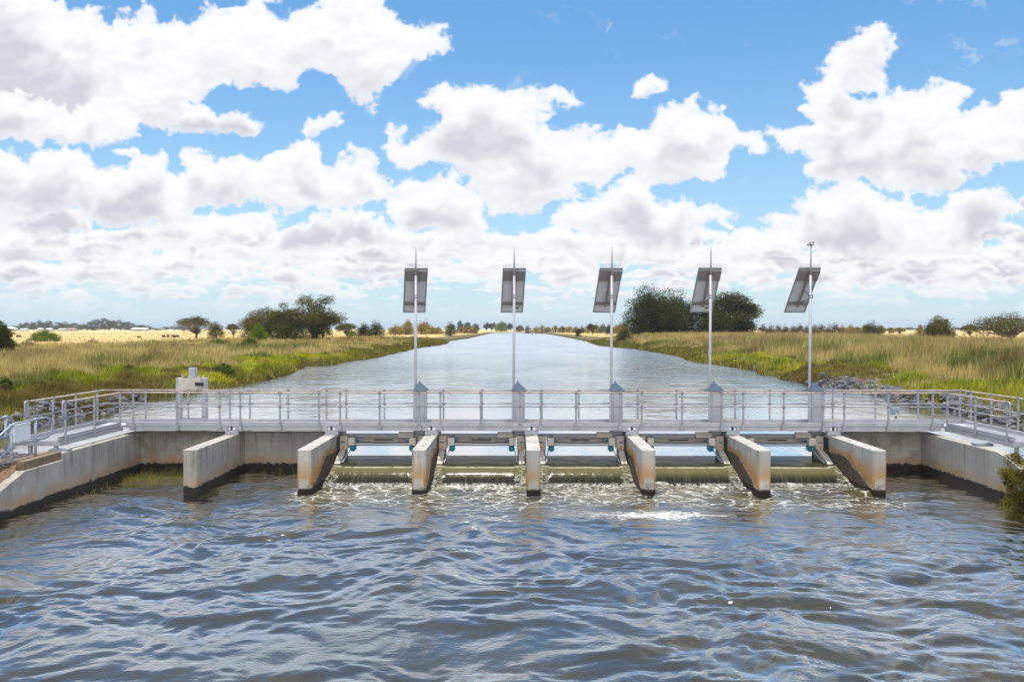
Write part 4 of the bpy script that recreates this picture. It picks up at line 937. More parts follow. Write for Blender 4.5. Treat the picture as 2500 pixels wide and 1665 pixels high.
#@@VEG
# ------------------------------------------------------------------ plants
rng = np.random.default_rng(7)
def HT(x, y): return float(height(np.array([x]), np.array([y]))[0])
def leaf_quads(C, s, rng, flat=0.0):
    """one small quad per centre, random orientation"""
    n = len(C); a = rng.normal(size=(n, 3)); a[:, 2] *= (1-flat); a /= np.linalg.norm(a, axis=1)[:, None]+1e-9
    b = rng.normal(size=(n, 3)); b -= a*np.sum(a*b, 1)[:, None]; b /= np.linalg.norm(b, axis=1)[:, None]+1e-9
    s = s[:, None]; asp = rng.uniform(0.45, 0.9, n)[:, None]
    A = a*s; B = b*s*asp
    V = np.stack([C-A*0.9, C+B*0.6, C+A, C-B*0.6], 1).reshape(-1, 3)
    return V, np.arange(4*n).reshape(-1, 4)
def crown(name, clumps, n, size, tint, parent, O, rng, var=0.35, mat='leaf', tint2=None, shell=0.55):
    vol = np.array([c[3]*c[4]*c[5] for c in clumps])**0.75; cnt = rng.multinomial(n, vol/vol.sum())
    Cs = []; T = []; t1 = np.array(tint); t2 = np.array(tint2 if tint2 is not None else tint)
    for c, k in zip(clumps, cnt):
        if k == 0: continue
        d = rng.normal(size=(k, 3)); d /= np.linalg.norm(d, axis=1)[:, None]
        r = (shell+(1-shell)*rng.random(k)**0.6)*(1+0.22*rng.normal(size=k)*0.7)
        # ragged: lobes along each clump
        lob = 0.80+0.30*np.sin(d[:, 0]*5+c[0]*3)*np.sin(d[:, 1]*4+c[1])+0.12*np.sin(d[:, 2]*9+c[2]*5)
        p = d*(r*lob)[:, None]*np.array(c[3:6])+np.array(c[:3]); Cs.append(p)
        m = rng.random(); base = t1*(1-m)+t2*m
        T.append(base*(1+var*0.55*rng.normal())*np.clip(1+var*0.8*rng.normal(size=(k, 1)), 0.35, 2.0))
    C = np.concatenate(Cs)-np.array(O); T = np.clip(np.concatenate(T), 0.004, 0.8)
    V, Fq = leaf_quads(C, size*rng.uniform(0.6, 1.4, len(C)), rng)
    return np_mesh(name, V, Fq, M[mat], parent, colors=np.repeat(T, 4, 0))
TINT = dict(olive=((0.085, 0.085, 0.028), (0.15, 0.125, 0.045)), dark=((0.040, 0.052, 0.018), (0.080, 0.078, 0.028)), gold=((0.36, 0.25, 0.055), (0.20, 0.16, 0.045)),
            bright=((0.15, 0.22, 0.015), (0.10, 0.15, 0.02)), blue=((0.075, 0.10, 0.07), (0.11, 0.12, 0.08)), brown=((0.13, 0.09, 0.045), (0.08, 0.065, 0.035)),
            yg=((0.22, 0.22, 0.02), (0.12, 0.12, 0.02)), weed=((0.06, 0.115, 0.022), (0.12, 0.155, 0.035)), dead=((0.13, 0.09, 0.075), (0.20, 0.15, 0.10)))
def tree(px0, px1, pyt, D_, kind, tint, label, n=2500, leaf=0.16, group='trees beyond the banks', pyb=None, seed=0, name='tree', cat='tree', var=0.35):
    r_ = np.random.default_rng(seed+int(px0)*7+int(pyt)); x = X((px0+px1)/2, D_); y = D_; W = (px1-px0)/F*D_*1.12; zb = HT(x, y)-0.1; zt = Z(pyt, D_); H = max(zt-zb, 0.5)
    if kind == 'spread': x += 0.05*W
    root = empty(name, (x, y, zb)); tag(root, label, cat, group); O = (x, y, zb)
    cl = []; hw = W/2
    if kind in ('spread', 'tall'):
        k = 24 if kind == 'spread' else 30; lo = 0.36 if kind == 'spread' else 0.18
        for i in range(k):
            a = i*2.399; rr = math.sqrt((i+0.5)/k); q = r_.uniform(0.85, 1.05)
            cx = x-(0.05*W if kind == 'spread' else 0)+math.cos(a)*rr*hw*0.80; cy = y+math.sin(a)*rr*hw*0.75
            top = math.sqrt(max(0.05, 1-(rr*0.88)**2)); s_ = W*r_.uniform(0.11, 0.165)
            cz = zb+H*(lo+(1-lo)*(top*q*r_.uniform(0.5, 1.0) if kind == 'tall' else 0.05+0.86*top*q*r_.uniform(0.75, 1.0)))-s_*0.5
            cl.append((cx, cy, cz, s_*1.25, s_*1.25, s_*0.8))
        if kind == 'spread':
            for i in range(3):
                a = r_.uniform(0, 6.28); cl.append((x+math.cos(a)*hw*.85, y+math.sin(a)*hw*.5, zb+H*r_.uniform(.3, .42), W*.06, W*.06, W*.10))
    else:
        k = 36; lo = 0.0
        for i in range(k):
            a = i*2.399; rr = math.sqrt((i+0.5)/k)*r_.uniform(0.9, 1.05); top = math.sqrt(max(0.05, 1-(rr*0.86)**2)); s_ = min(W, H*1.3)*r_.uniform(0.17, 0.26)
            h_ = (r_.uniform(0.72, 1.0) if i % 3 else r_.uniform(0.1, 0.6)) if rr > 0.4 else r_.uniform(0.6, 1.0)
            cl.append((x+math.cos(a)*rr*(hw-s_*0.7), y+math.sin(a)*rr*(hw-s_*0.7), zb+max(s_*0.6, H*top*h_-s_*0.75), s_, s_, s_*0.9))
        s_ = min(W, H)*0.2; cl.append((x, y, zt-s_*0.7, s_*1.2, s_*1.2, s_))
    n = int(n*1.7); leaf *= 0.80
    if 195 < D_ < 215: n = int(n*1.25); leaf = 0.185
    t = TINT[tint]; crown('crown', cl, n, leaf, t[0], root, O, r_, tint2=t[1], var=var)
    mb = MB(); R0 = max(0.05, W*0.022)
    if kind == 'dense':
        for c in sorted(cl, key=lambda c: -c[2])[:6]:
            mb.tube([(0, 0, 0), ((c[0]-x)*0.4, (c[1]-y)*0.4, (c[2]-zb)*0.55), (c[0]-x, c[1]-y, c[2]-zb)], [R0, R0*0.6, R0*0.2], 6)
    else:
        fork = (r_.uniform(-.03, .03)*W, 0, H*(0.17 if kind == 'spread' else 0.10)); mb.tube([(0, 0, -0.2), fork], [R0*1.5, R0*1.15], 8)
        for c in cl:
            tx, ty, tz = c[0]-x, c[1]-y, c[2]-zb; mid = (tx*0.45, ty*0.45, fork[2]+(tz-fork[2])*0.55+H*0.03)
            mb.tube([fork, mid, (tx, ty, tz)], [R0*0.8, R0*0.42, R0*0.15], 6)
            mb.tube([mid, (tx*0.9+r_.uniform(-.05, .05)*W, ty*0.8, tz+c[5]*0.7)], [R0*0.3, R0*0.08], 5)
    mb.build('trunk', M['bark'], root, smooth=True)
    return root
# left of the canal
T = tree
T(428, 515, 765, 262, 'spread', 'olive', 'lone flat-topped tree with forked bare trunk, right of the grazing cattle', 3800, 0.22)
T(502, 548, 783, 235, 'dense', 'olive', 'small rounded dark tree directly right of the flat-topped tree', 2200, 0.2)
T(549, 583, 787, 285, 'spread', 'olive', 'thin small tree between the rounded dark tree and the big left grove', 1500, 0.2)
T(583, 650, 760, 190, 'dense', 'olive', 'olive tree forming the left shoulder of the big left grove', 5200, 0.18)
T(640, 712, 757, 172, 'dense', 'dark', 'dark tree low in the middle of the big left grove', 6000, 0.17)
T(652, 742, 730, 160, 'tall', 'olive', 'tall airy tree leaning left in the big left grove', 7000, 0.15)
T(706, 832, 711, 158, 'tall', 'olive', 'tallest tree of the left grove, broad ragged crown nearest the water', 12500, 0.15)
T(668, 768, 765, 154, 'dense', 'dark', 'dark undergrowth tree at the foot of the tallest left trees', 6000, 0.15)
T(762, 812, 768, 157, 'dense', 'olive', 'bushy tree under the right side of the tallest left tree', 3000, 0.15)
T(588, 704, 742, 176, 'tall', 'olive', 'loose grey-green tree joining the left shoulder and the tall trees of the left grove', 7000, 0.16)
T(606, 652, 789, 150, 'dense', 'bright', 'bright green round bush in front of the big left grove', 3600, 0.12, name='bush', cat='bush')
T(817, 869, 783, 240, 'spread', 'olive', 'small forked tree just right of the big left grove', 2400, 0.2)
T(842, 872, 803, 238, 'dense', 'bright', 'green bush beside the pair of round dark trees left of the canal', 1200, 0.16, name='bush', cat='bush')
T(868, 905, 786, 236, 'dense', 'dark', 'left one of a pair of round dark trees left of the canal', 2600, 0.18)
T(890, 943, 782, 232, 'dense', 'dark', 'right one of a pair of round dark trees left of the canal', 3200, 0.18)
gs = [(945, 985, 789), (968, 1012, 785), (985, 1008, 779), (1005, 1050, 781), (1019, 1056, 778), (1040, 1070, 796), (1055, 1083, 797)]
gw = ['first', 'second', 'third', 'fourth', 'fifth', 'sixth', 'seventh']
for i, (a, b, t_) in enumerate(gs): T(a, b, t_, 395+i*12, 'dense', 'gold', gw[i]+' golden tree from the left in the row behind the first solar mast', 1300, 0.36, group='golden trees left of the canal')
T(1083, 1116, 784, 330, 'dense', 'olive', 'round olive tree standing alone on the left bank before the golden trees', 2400, 0.22)
for i, (a, b, t_) in enumerate([(1112, 1140, 794), (1130, 1155, 793), (1147, 1168, 796)]): T(a, b, t_, 560, 'dense', 'gold', ['left', 'middle', 'right'][i]+' one of three low golden trees beyond the lone round tree', 700, 0.5, group='golden trees left of the canal')
for i, (a, b, t_, k) in enumerate([(1116, 1132, 780, 'tall'), (1133, 1151, 783, 'tall'), (1150, 1172, 789, 'dense'), (1180, 1196, 785, 'tall'), (1191, 1211, 784, 'tall'), (1236, 1256, 787, 'tall')]):
    T(a, b, t_, 950, k, 'blue', ['tall slim far tree above the first low golden tree', 'far tree with open crown above the low golden trees', 'low far bluish tree left of the canal end', 'far bluish tree at the canal end, left of a twin', 'far bluish tree touching the green tree at the canal end', 'far bluish tree right of the green tree at the canal end'][i], 900, 0.75, group='far trees at the canal end')
T(1207, 1243, 784, 900, 'dense', 'bright', 'rounded fresh green tree at the far end of the canal', 1500, 0.8)
T(1258, 1280, 792, 880, 'dense', 'olive', 'round olive tree just right of the canal end', 900, 0.7)
# far side right of the canal
ordw = ['first', 'second', 'third', 'fourth', 'fifth', 'sixth', 'seventh', 'eighth', 'ninth', 'tenth', 'eleventh', 'twelfth', 'thirteenth', 'fourteenth', 'fifteenth', 'sixteenth', 'seventeenth', 'eighteenth', 'nineteenth', 'twentieth',
        'twenty-first', 'twenty-second', 'twenty-third', 'twenty-fourth', 'twenty-fifth', 'twenty-sixth', 'twenty-seventh', 'twenty-eighth', 'twenty-ninth', 'thirtieth']
rr_ = random.Random(3)
for i in range(15):
    a = 1278+i*16.5; T(a, a+rr_.uniform(18, 28), 797-rr_.uniform(0, 7)-(i > 8)*3, 720-i*15, 'dense', rr_.choice(['gold', 'olive', 'brown', 'gold']), ordw[i]+' low bush from the canal end in the right-hand far scrub row', 420, 0.62, group='scrub row right of the canal end')
T(1432, 1458, 788, 400, 'spread', 'brown', 'small brownish tree with visible trunk left of the middle solar mast', 1200, 0.3)
T(1404, 1420, 801, 330, 'dense', 'dark', 'small dark bush on the right bank before the brownish tree', 600, 0.25, name='bush', cat='bush')
T(1476, 1500, 790, 420, 'dense', 'dark', 'dark small tree directly behind the middle solar mast', 900, 0.3)
T(1498, 1532, 787, 430, 'dense', 'gold', 'golden round tree just left of the big dark right trees', 1100, 0.36)
T(1500, 1545, 806, 180, 'dense', 'dark', 'low dark bush at the left foot of the big right trees', 1500, 0.16, name='bush', cat='bush')
T(1518, 1640, 696, 200, 'dense', 'dark', 'big dark tree left of the fourth solar mast, its crown reaching farthest left', 12000, 0.14)
T(1548, 1688, 702, 205, 'dense', 'dark', 'broad dense dark tree just left of the fourth solar mast', 13000, 0.14)
T(1600, 1704, 705, 210, 'dense', 'dark', 'dark tree with twiggy top immediately left of the fourth solar panel', 8000, 0.14)
T(1668, 1776, 704, 212, 'dense', 'dark', 'dark tree behind the fourth solar mast pole', 7500, 0.15)
T(1722, 1850, 698, 202, 'tall', 'dark', 'big airy tree right of the fourth solar mast with sky through its crown', 11000, 0.14)
T(1790, 1846, 765, 200, 'dense', 'dark', 'low dark tree under the right edge of the big airy tree', 3200, 0.14)
T(1700, 1800, 755, 199, 'dense', 'dark', 'dark understorey tree at the foot of the big airy tree', 6500, 0.14)
for i in range(11):
    a = 1846+i*17.5; T(a, a+rr_.uniform(26, 34), 789+rr_.uniform(-2, 3), 250+i*3, 'dense', 'brown', ordw[i]+' shrub from the left in the brown hedge behind the last solar mast', 1000, 0.2, group='shrubs of the brown hedge')
for i, (a, b, t_) in enumerate([(2040, 2066, 793), (2060, 2088, 791), (2080, 2102, 796), (2098, 2122, 790), (2136, 2158, 793), (2157, 2180, 798), (2178, 2206, 797)]):
    T(a, b, t_, 430, 'dense' if i < 5 else 'spread', 'gold', ordw[i]+' golden tree from the left in the row right of the brown hedge', 1200, 0.34, group='golden trees on the right')
T(2064, 2078, 803.5, 400, 'dense', 'gold', 'tiny yellow bush in front of the golden trees on the right', 500, 0.25, name='bush', cat='bush')
T(2103, 2150, 782, 300, 'dense', 'dark', 'round dark tree standing before the golden trees on the right', 3000, 0.22)
T(2230, 2254, 792, 340, 'dense', 'gold', 'small golden tree left of the dense rounded tree on the right', 1200, 0.3)
T(2251, 2322, 769, 208, 'dense', 'olive', 'dense rounded tree on the right, ragged leafy skirt to the ground', 6500, 0.17)
T(2344, 2380, 790, 285, 'spread', 'brown', 'small dark tree with a short trunk left of the broad forked tree', 1900, 0.22)
T(2370, 2535, 757, 168, 'spread', 'olive', 'broad forked tree near the right edge with open spreading crown', 6500, 0.17)
# left side near
T(-40, 30, 788, 78, 'dense', 'dark', 'dark green bushy tree cut by the left edge of the picture', 6500, 0.10)
T(-25, 14, 772, 84, 'tall', 'dark', 'small slender tree top above the bushy tree at the left edge', 2200, 0.10)
T(70, 140, 803, 186, 'dense', 'bright', 'bright green spreading bush in the paddock on the far left', 4800, 0.15, name='bush', cat='bush')
T(202, 240, 823, 130, 'dense', 'dead', 'purple-brown dead bush at the edge of the left paddock', 900, 0.09, name='bush', cat='bush')
T(38, 82, 829, 105, 'dense', 'dead', 'dark leafless thicket among tall grass at far left', 1400, 0.09, name='bush', cat='bush')
for (a, b, t_, D_, ti, lb) in [(515, 571, 888, 57, 'weed', 'round grey-green shrub at the waterline beside the slide gate'), (184, 214, 893, 55, 'weed', 'dark green upright shrub in the left grass bank'), (222, 262, 902, 53, 'weed', 'green shrub right of the dark upright shrub on the left bank'),
                           (66, 108, 938, 40, 'weed', 'green shrub above the left railing near the stones'), (-12, 24, 922, 38, 'weed', 'lush green weed clump at the left edge behind the railing'), (296, 330, 922, 52, 'weed', 'low dark green shrub on the left bank above the railing bend'),
                           (500, 560, 826, 118, 'weed', 'blue-green shrub patch below the small rounded trees'), (586, 630, 822, 112, 'weed', 'dark leafy shrub patch below the bright green bush'), (2296, 2322, 908, 62, 'weed', 'single dark green shrub in dry grass on the right bank'),
                           (2345, 2400, 905, 58, 'dead', 'brown shrub low in the right bank grass'), (2140, 2195, 895, 66, 'dead', 'reddish brown shrub on the right bank above the stones')]:
    T(a, b, t_, D_, 'dense', ti, lb, 1900, 0.055+D_*0.0004, name='shrub', cat='shrub', group='shrubs on the banks')
# shrub spilling over the right wall end
O = (12.95, 20.0, 0.6); root = empty('shrub', O); tag(root, 'olive shrub hanging over the end of the right concrete wall', 'shrub')
cl = [(12.62+abs(rng.normal())*0.35, 20.1-i*0.12+rng.uniform(-.2, .2), 1.08-0.09*i+rng.uniform(-.1, .05), 0.26, 0.26, 0.22) for i in range(12)]+[(12.9+rng.uniform(-.25, .4), rng.uniform(18.6, 20.2), rng.uniform(0.0, 1.0), 0.3, 0.3, 0.26) for i in range(26)]
cl += [(rng.uniform(12.28, 12.7), rng.uniform(19.2, 20.25), rng.uniform(0.0, 0.95), rng.uniform(.14, .22), .22, rng.uniform(.14, .2)) for i in range(26)]
cl += [(12.62, 20.25, 0.75, .16, .2, .2), (12.5, 20.0, 0.4, .2, .25, .22), (12.45, 19.8, 0.15, .22, .25, .2), (12.6, 20.2, 1.0, .16, .2, .15)]
crown('foliage', cl, 60000, 0.026, (0.26, 0.22, 0.04), root, O, rng, tint2=(0.10, 0.08, 0.02), var=0.45)
mb = MB()
for c in cl[::3]: mb.tube([(0, 0, -0.6), ((c[0]-O[0])*0.5, (c[1]-O[1])*0.5, -0.1), (c[0]-O[0], c[1]-O[1], c[2]-O[2])], [0.02, 0.014, 0.006], 5)
mb.build('stem', M['bark'], root)

# far tree lines: a few crowns copied, every tree an object
protos = []
for k in range(5):
    r_ = np.random.default_rng(50+k); cl = []
    for i in range(16):
        a = i*2.399; q = math.sqrt((i+.5)/16); cl.append((math.cos(a)*q*0.42, math.sin(a)*q*0.42, 0.12+0.74*r_.uniform(0.1, 1)*math.sqrt(1-(q*.8)**2), .19, .19, .15))
    root = empty('far_tree'); t = TINT['blue' if k % 2 else 'olive']
    crown('crown', cl, 900, 0.045, t[0], root, (0, 0, 0), r_, tint2=t[1], var=0.25)
    MB().tube([(0, 0, -0.03), (0.02, 0, 0.4)], [0.03, 0.015], 5).build('trunk', M['bark'], root); protos.append(root)
used = set()
def far_tree(px, pyt, D_, wpx, label, group, k):
    src = protos[k]
    if k in used:
        r0 = src.copy(); COL.objects.link(r0)
        for ch in src.children: c = ch.copy(); COL.objects.link(c); c.parent = r0
    else: r0 = src; used.add(k)
    x = X(px, D_); zb = HT(x, D_)-0.2; H = (Z(pyt, D_)-zb)*1.18; Wd = wpx/F*D_*1.15
    r0.location = (x, D_, zb); r0.scale = (Wd, Wd, H); r0.rotation_euler = (0, 0, (px*1.7) % 6.28); tag(r0, label, 'tree', group)
prof_l = [(10, 797, 26), (26, 796, 24), (42, 794, 24), (50, 790, 14), (64, 785, 20), (76, 788, 18), (90, 784, 26), (104, 783, 24), (114, 785, 18), (128, 791, 26), (142, 788, 24), (152, 787, 22), (170, 789, 22), (182, 789, 24), (196, 792, 22), (210, 788, 22), (222, 783, 22), (236, 779, 26), (252, 777, 26), (262, 779, 24), (276, 785, 26), (290, 783, 26), (304, 787, 22), (316, 786, 18), (332, 792, 26), (346, 794, 24), (358, 795, 18), (228, 797, 15)]
for i, (a, t_, w_) in enumerate(prof_l): far_tree(a, t_, 1150+(i*37 % 5)*22, w_*1.25, ordw[i]+' tree from the left in the far tree line beyond the left paddock' if i < 27 else 'small round tree in front of the tallest clump of the far left line', 'far trees beyond the left paddock', i % 5)
prof_m = [(385, 800, 20), (403, 796, 14), (422, 796, 24), (438, 797, 20), (372, 801, 16), (455, 799, 26)]
for i, (a, t_, w_) in enumerate(sorted(prof_m)): far_tree(a, t_, 1400, w_, ordw[i]+' hazy tree from the left in the thin line behind the cattle', 'hazy trees behind the cattle', (i*2) % 5)
prof_r = [(2205, 800), (2216, 799), (2224, 801), (2324, 798), (2334, 799), (2343, 800), (2130, 799), (2190, 800), (2420, 798), (2440, 799), (2460, 799), (2395, 799), (2495, 798)]
for i, (a, t_) in enumerate(sorted(prof_r)): far_tree(a, t_, 1700, 26, ordw[i]+' hazy tree from the left on the right-hand horizon', 'hazy trees on the right horizon', (i*3+1) % 5)

# ------------------------------------------------------------------ grass: one triangle per blade
def blades(name, P, h, w, lean, col, label=None):
    n = len(P); a = rng.uniform(0, 2*math.pi, n); dx = np.cos(a); dy = np.sin(a)
    side = np.stack([dx, dy*0.3, np.zeros(n)], 1)*w[:, None]*0.5
    ln = np.stack([rng.normal(size=n)*0.6+0.25, rng.normal(size=n)*0.6, np.zeros(n)], 1)*(lean*h)[:, None]
    tip = P+ln+np.stack([np.zeros(n), np.zeros(n), h], 1)
    V = np.stack([P-side, P+side, tip], 1).reshape(-1, 3)
    o = np_mesh(name, V, np.arange(3*n).reshape(-1, 3), M['grass'], colors=np.repeat(np.clip(col, 0.004, 0.8), 3, 0), k=3)
    tag(o, label, 'grass', kind='stuff'); return o
def mixc(m, a, b): return np.array(a)[None]*(1-m[:, None])+np.array(b)[None]*m[:, None]
def bank_grass(side, n, label, d0, d1, low):
    # more blades close by, fewer far away
    y = 20.6+(220-20.6)*rng.random(n*2)**2.1
    e = xl(y) if side < 0 else xr(y)
    lim = 0.70*y+6
    d = rng.random(n*2)**1.25*np.clip(lim-np.abs(e), 3, 62)
    x = e+side*d
    if low: d = rng.random(n*2)**0.8*9; x = e+side*(d-0.12)
    k = np.ones(len(y), bool)
    k &= ~((y < 30) & (np.abs(x) < 19))
    patch = fbm(x*0.16, y*0.10, 201, 4, 0.55); p2 = fbm(x*0.5, y*0.35, 205, 4, 0.6); p3 = fbm(x*0.22+5, y*0.13, 209, 3)
    edge_w = 4.6+7*(fbm(y*0.12, y*0+side*9.0, 211, 3)-0.45) if side < 0 else 4.2+5*(fbm(y*0.10, y*0+side*9.0, 211, 3)-0.5)
    edge_w = np.where(y > 95, edge_w*0.55, edge_w*1.25)
    inlow = d < edge_w+2.0*(p2-0.5)*2
    k &= inlow if low else ~(inlow & (rng.random(len(y)) < 0.88))
    sel = np.nonzero(k)[0][:n]; x, y, d, patch, p2, p3 = (q[sel] for q in (x, y, d, patch, p2, p3)); m = len(x)
    z = height(x, y); P = np.stack([x, y, z-0.03], 1); dist = np.hypot(x, y); jit = rng.normal(size=(m, 1))
    tf = fbm(x*1.1, y*0.8, 221, 3, 0.6); tuft = np.clip(0.45+2.2*(tf-0.25), 0.35, 1.6)
    if low:
        h = tuft*(0.16+0.30*np.clip(p2-0.25, 0, 1)+0.10*rng.random(m))*(1+0.5*np.clip((y-90)/60, 0, 1)); wgt = dist*0.0009+0.008
        c = mixc(sstep(p2, 0.35, 0.62), (0.44, 0.40, 0.02), (0.25, 0.29, 0.025)); c = c*(1-sstep(p3, 0.5, 0.62))[:, None]+mixc(rng.random(m), (0.24, 0.15, 0.05), (0.14, 0.15, 0.04))*sstep(p3, 0.5, 0.62)[:, None]
        wl = np.clip(1-d/(0.9+1.5*p2), 0, 1)*(rng.random(m) < 0.75); c = c*(1-wl)[:, None]+np.array([0.13, 0.085, 0.035])*wl[:, None]
        far = sstep(y, 85, 110)[:, None]; c = c*(1-far)+mixc(rng.random(m), (0.13, 0.14, 0.03), (0.24, 0.19, 0.05))*far
        lean = np.full(m, 0.6)
    else:
        tall = 1.0 if side > 0 else 0.72
        h = tuft*(0.45+0.75*np.clip(p2+rng.normal(size=m)*0.15, 0.1, 1))*tall*np.clip(0.6+d/12, 0.6, 1.0); wgt = dist*0.00052+0.004
        s_ = sstep(patch+0.05*jit[:, 0]+0.06*np.clip((d-9)/20, 0, 1), 0.40, 0.52)
        straw = mixc(rng.random(m), (0.62, 0.46, 0.22), (0.44, 0.34, 0.15)); green = mixc(rng.random(m), (0.10, 0.14, 0.035), (0.22, 0.23, 0.07)); brown = mixc(rng.random(m), (0.30, 0.19, 0.10), (0.22, 0.15, 0.09))
        c = green*(1-s_)[:, None]+straw*s_[:, None]; b_ = sstep(p3+0.04*jit[:, 0], 0.53, 0.61)[:, None]*0.8; c = c*(1-b_)+brown*b_
        lean = np.full(m, 0.42)
    c = c*(1+0.28*jit)*np.clip(0.75+1.3*(fbm(x*0.9+4, y*0.55, 231, 4, 0.6)-0.3), 0.6, 1.35)[:, None]
    # the paddock beyond the left bank stays open
    ok = np.ones(m, bool)
    if side < 0 and not low: ok = ~((d > 42) & (y > 120) & (rng.random(m) < 0.92))
    return blades('grass', P[ok], h[ok], wgt[ok]*rng.uniform(0.6, 1.5, ok.sum()), lean[ok], c[ok], label)
bank_grass(-1, 190000, 'tall dry and green grass covering the left bank', 0, 60, False)
bank_grass(1, 210000, 'tall straw and green grass covering the right bank', 0, 60, False)
bank_grass(-1, 130000, 'low yellow-green cover along the left waterline', 0, 8, True)
bank_grass(1, 120000, 'low yellow-green cover along the right waterline', 0, 8, True)
# seed heads standing above the right bank crest
n = 9000; y = rng.uniform(45, 190, n); e = xr(y); d = rng.uniform(7, 34, n); x = e+d; pz = height(x, y)
blades('reeds', np.stack([x, y, pz+0.5], 1), rng.uniform(0.5, 1.15, n), np.hypot(x, y)*0.0007, np.full(n, 0.22), mixc(rng.random(n), (0.52, 0.40, 0.20), (0.34, 0.27, 0.13)), 'feathery reed heads standing above the right bank')
# sparse tussocks in the open fields
n = 26000; y = 130+900*rng.random(n)**1.6; x = rng.uniform(-0.72, 0.72, n)*y; k = (np.abs(x) > 30); x, y = x[k], y[k]; g = fbm(x*0.03, y*0.01, 301, 3); m = len(x)
blades('grass', np.stack([x, y, height(x, y)], 1), rng.uniform(0.15, 0.5, m), y*0.0012, np.full(m, 0.4), mixc(sstep(g, 0.45, 0.6), (0.66, 0.47, 0.22), (0.40, 0.32, 0.13))*(1+0.2*rng.normal(size=(m, 1))), 'scattered dry tussocks in the fields behind the banks')
# reeds in the left still bay and beside the right shrub
n = 900; x = -11.4+rng.random(n)**1.3*2.4; y = rng.uniform(22.6, 24.4, n); k = fbm(x*1.6, y*1.6, 311, 3) > 0.46; k2 = rng.random(n) < 0.12; x, y = x[k | k2], y[k | k2]; m = len(x)
x2 = rng.uniform(-11.6, -11.1, 40); y2 = rng.uniform(19.6, 22.6, 40); x = np.concatenate([x, x2, rng.uniform(-8.4, -6.2, 50), rng.uniform(11.9, 12.6, 60)]); y = np.concatenate([y, y2, rng.uniform(23.5, 24.4, 50), rng.uniform(18.3, 20.2, 60)]); m = len(x)
blades('water_grass', np.stack([x, y, np.full(m, -0.02)], 1), rng.uniform(0.08, 0.30, m), np.full(m, 0.012), np.full(m, 1.0), mixc(rng.random(m), (0.30, 0.22, 0.08), (0.13, 0.14, 0.03)), 'thin dry water grass standing in the left still bay')

# ------------------------------------------------------------------ stones
def stones(label, P, S):
    base = MB().ball((0, 0, 0), 1.0, 6); V0 = np.array(base.v); F0 = [f for f in base.f]; V = []; Fs = []
    for i, (p, s) in enumerate(zip(P, S)):
        r_ = np.random.default_rng(i); q = V0*(1+0.28*r_.normal(size=(len(V0), 1))); q = q*np.array([r_.uniform(.8, 1.5), r_.uniform(.7, 1.2), r_.uniform(.45, .8)])*s
        a = r_.uniform(0, 6.28); q = np.stack([q[:, 0]*math.cos(a)-q[:, 1]*math.sin(a), q[:, 0]*math.sin(a)+q[:, 1]*math.cos(a), q[:, 2]], 1)+p
        Fs.append(np.array(F0)+i*len(V0)); V.append(q)
    o = np_mesh('riprap', np.concatenate(V), np.concatenate(Fs), M['stone']); tag(o, label, 'stones', kind='stuff')
y = rng.uniform(24, 44, 420); x = xl(y)-rng.uniform(-0.5, 0.9, 420); stones('grey riprap stones along the left water edge behind the railing', np.stack([x, y, height(x, y)+0.03], 1), rng.uniform(0.08, 0.24, 420))
y = rng.uniform(24, 50, 700); x = xr(y)+rng.uniform(-0.5, 1.0, 700)
y3 = rng.normal(53.2, 1.6, 260); x3 = xr(y3)+rng.uniform(-0.4, 1.5, 260); x = np.concatenate([x, x3]); y = np.concatenate([y, y3])
stones('grey riprap stones along the right water edge behind the railing', np.stack([x, y, height(x, y)+0.06], 1), rng.uniform(0.08, 0.26, len(x)))
# loose gravel on the left pad
n = 1500; x = -11.9-rng.random(n)*2.2; y = rng.uniform(18.2, 20.5, n); stones('reddish gravel scattered on the left pad', np.stack([x, y, height(x, y)+0.005], 1), rng.uniform(0.012, 0.035, n))

# ------------------------------------------------------------------ cattle
def cow_mesh():
    mb = MB()
    mb.tube([(-0.95, 0, 1.05), (-0.8, 0, 1.03), (-0.3, 0, 0.98), (0.3, 0, 1.0), (0.75, 0, 1.08), (0.95, 0, 1.12)], [0.2, 0.34, 0.42, 0.40, 0.36, 0.2], 12)
    mb.tube([(0.80, 0, 1.15), (1.15, 0, 0.85), (1.38, 0, 0.50)], [0.24, 0.17, 0.14], 10)
    mb.tube([(1.34, 0, 0.55), (1.50, 0, 0.32), (1.60, 0, 0.14)], [0.15, 0.12, 0.08], 10)
    for s in (-1, 1):
        mb.tube([(0.72, s*0.2, 0.95), (0.74, s*0.2, 0.5), (0.72, s*0.2, 0.0)], [0.16, 0.08, 0.06], 8)
        mb.tube([(-0.72, s*0.2, 0.95), (-0.62, s*0.2, 0.62), (-0.80, s*0.2, 0.42), (-0.74, s*0.2, 0.0)], [0.2, 0.12, 0.07, 0.06], 8)
        mb.tube([(1.34, s*0.10, 0.66), (1.30, s*0.24, 0.64)], [0.05, 0.03], 6)
    mb.tube([(-0.95, 0, 1.2), (-1.08, 0, 1.0), (-1.08, 0, 0.45)], [0.05, 0.035, 0.05], 6)
    return mb
cows = [(39, 822, 836, 1.3, 'black cow standing alone at the far left of the paddock'), (112, 820, 835, 0.2, 'black cow grazing in front of the bright green bush'), (335.5, 822.7, 830, 1.3, 'black cow lying alone left of the grazing herd'),
        (396, 818, 827, 1.4, 'leftmost black cow of the small herd by the flat-topped tree'), (407, 817, 826, 1.7, 'second black cow from the left in the small herd'),
        (420, 817, 827, 1.2, 'black cow standing at the back of the herd cluster'), (422, 823, 832, 1.9, 'black cow at the front of the herd cluster'), (430.5, 818, 830, 2.7, 'dark brown cow at the right end of the herd')]
c0 = None
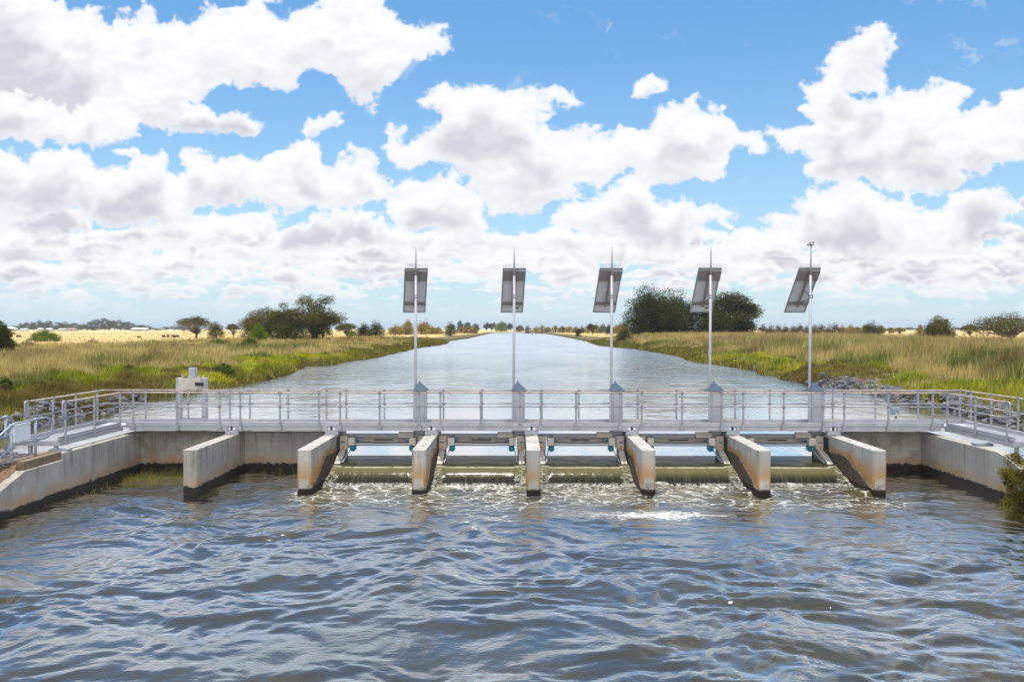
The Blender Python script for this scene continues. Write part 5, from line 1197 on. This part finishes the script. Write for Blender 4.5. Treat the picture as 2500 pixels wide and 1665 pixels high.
for i, (px, yt, yb, rz, lb) in enumerate(cows):
    D_ = 262+6*(i % 3); x = X(px, D_); zb = HT(x, D_)
    if c0 is None:
        o = cow_mesh().build('cow', M['hide'], smooth=True); md = o.modifiers.new('skin', 'REMESH'); md.mode = 'VOXEL'; md.voxel_size = 0.05; md.use_smooth_shade = True; c0 = o
    else:
        o = c0.copy(); COL.objects.link(o)
        if i == 7: o.data = c0.data.copy(); o.data.materials[0] = M['hide_brown']
    s = max((Z(yt, D_)-zb)/1.45, 0.75); s = min(s, 1.15); o.location = (x, D_, zb-(0.35 if i == 2 else 0)); o.rotation_euler = (0, 0, rz); o.scale = (s, s, s); tag(o, lb, 'cow', 'cattle in the left paddock')

# ------------------------------------------------------------------ distant farm buildings
for (px0, px1, yt, yb, roof, lb) in [(4, 27, 798.5, 806, 'roof_white', 'pale shed at the far left end of the distant tree line'), (42, 56, 802.5, 807, 'roof_white', 'small white-roofed house low in the far left trees'), (86, 93, 800.5, 806, 'roof_white', 'tiny white house in the middle of the far left trees'),
                                 (106, 116, 801, 806, 'roof_white', 'tiny pale house right of the tall far gum trees'), (136, 152, 802, 807, 'roof_white', 'low grey-roofed shed under the far trees'), (155, 176, 801, 807, 'roof_red', 'brown-roofed farmhouse under the far trees'),
                                 (316, 352, 800.3, 806.5, 'roof_white', 'long white-roofed farmhouse at the right end of the far left trees')]:
    D_ = 1080; x0, x1 = X(px0, D_), X(px1, D_); zb = HT((x0+x1)/2, D_); zt = Z(yt, D_); O = ((x0+x1)/2, D_, zb); root = empty('farm_house', O); tag(root, lb, 'farm house', 'distant farm buildings'); w = (x1-x0)/2; h = (zt-zb); he = h*0.62
    MB().box(-w, w, 0, 9, -0.5, he).build('wall', M['wall_pale'], root)
    MB().add([(-w-.6, -1, he), (w+.6, -1, he), (w+.6, 10, he), (-w-.6, 10, he), (-w*.8, 4.5, h), (w*.8, 4.5, h)], [(3,2,1,0),(0,1,5,4),(1,2,5),(2,3,4,5),(3,0,4)]).build('roof', M[roof], root)
    for q in (-0.5, 0.25): MB().box(w*q, w*(q+0.3), -0.06, -0.01, he*0.35, he*0.75).build('window', M['window_dark'], root)
    if w > 7: MB().box(-w*0.1, w*0.05, -0.06, -0.01, 0, he*0.8).build('door', M['window_dark'], root)


# ------------------------------------------------------------------ air: thin even haze round everything
gx0, gx1, gy0, gy1 = float(xs.min())-60, float(xs.max())+60, float(ys.min())-60, float(ys.max())+60
m = bpy.data.materials.new('haze'); m.use_nodes = True; nt = m.node_tree; nt.nodes.clear()
out = nt.nodes.new('ShaderNodeOutputMaterial'); v = nt.nodes.new('ShaderNodeVolumePrincipled')
v.inputs['Color'].default_value = (0.72, 0.82, 0.95, 1); v.inputs['Density'].default_value = 0.00012; v.inputs['Anisotropy'].default_value = 0.2
nt.links.new(v.outputs[0], out.inputs['Volume'])
o = MB().box(gx0, gx1, gy0, gy1, -2.4, 40.0).build('haze', m); tag(o, 'thin pale haze in the air over the plain', 'haze', kind='stuff')
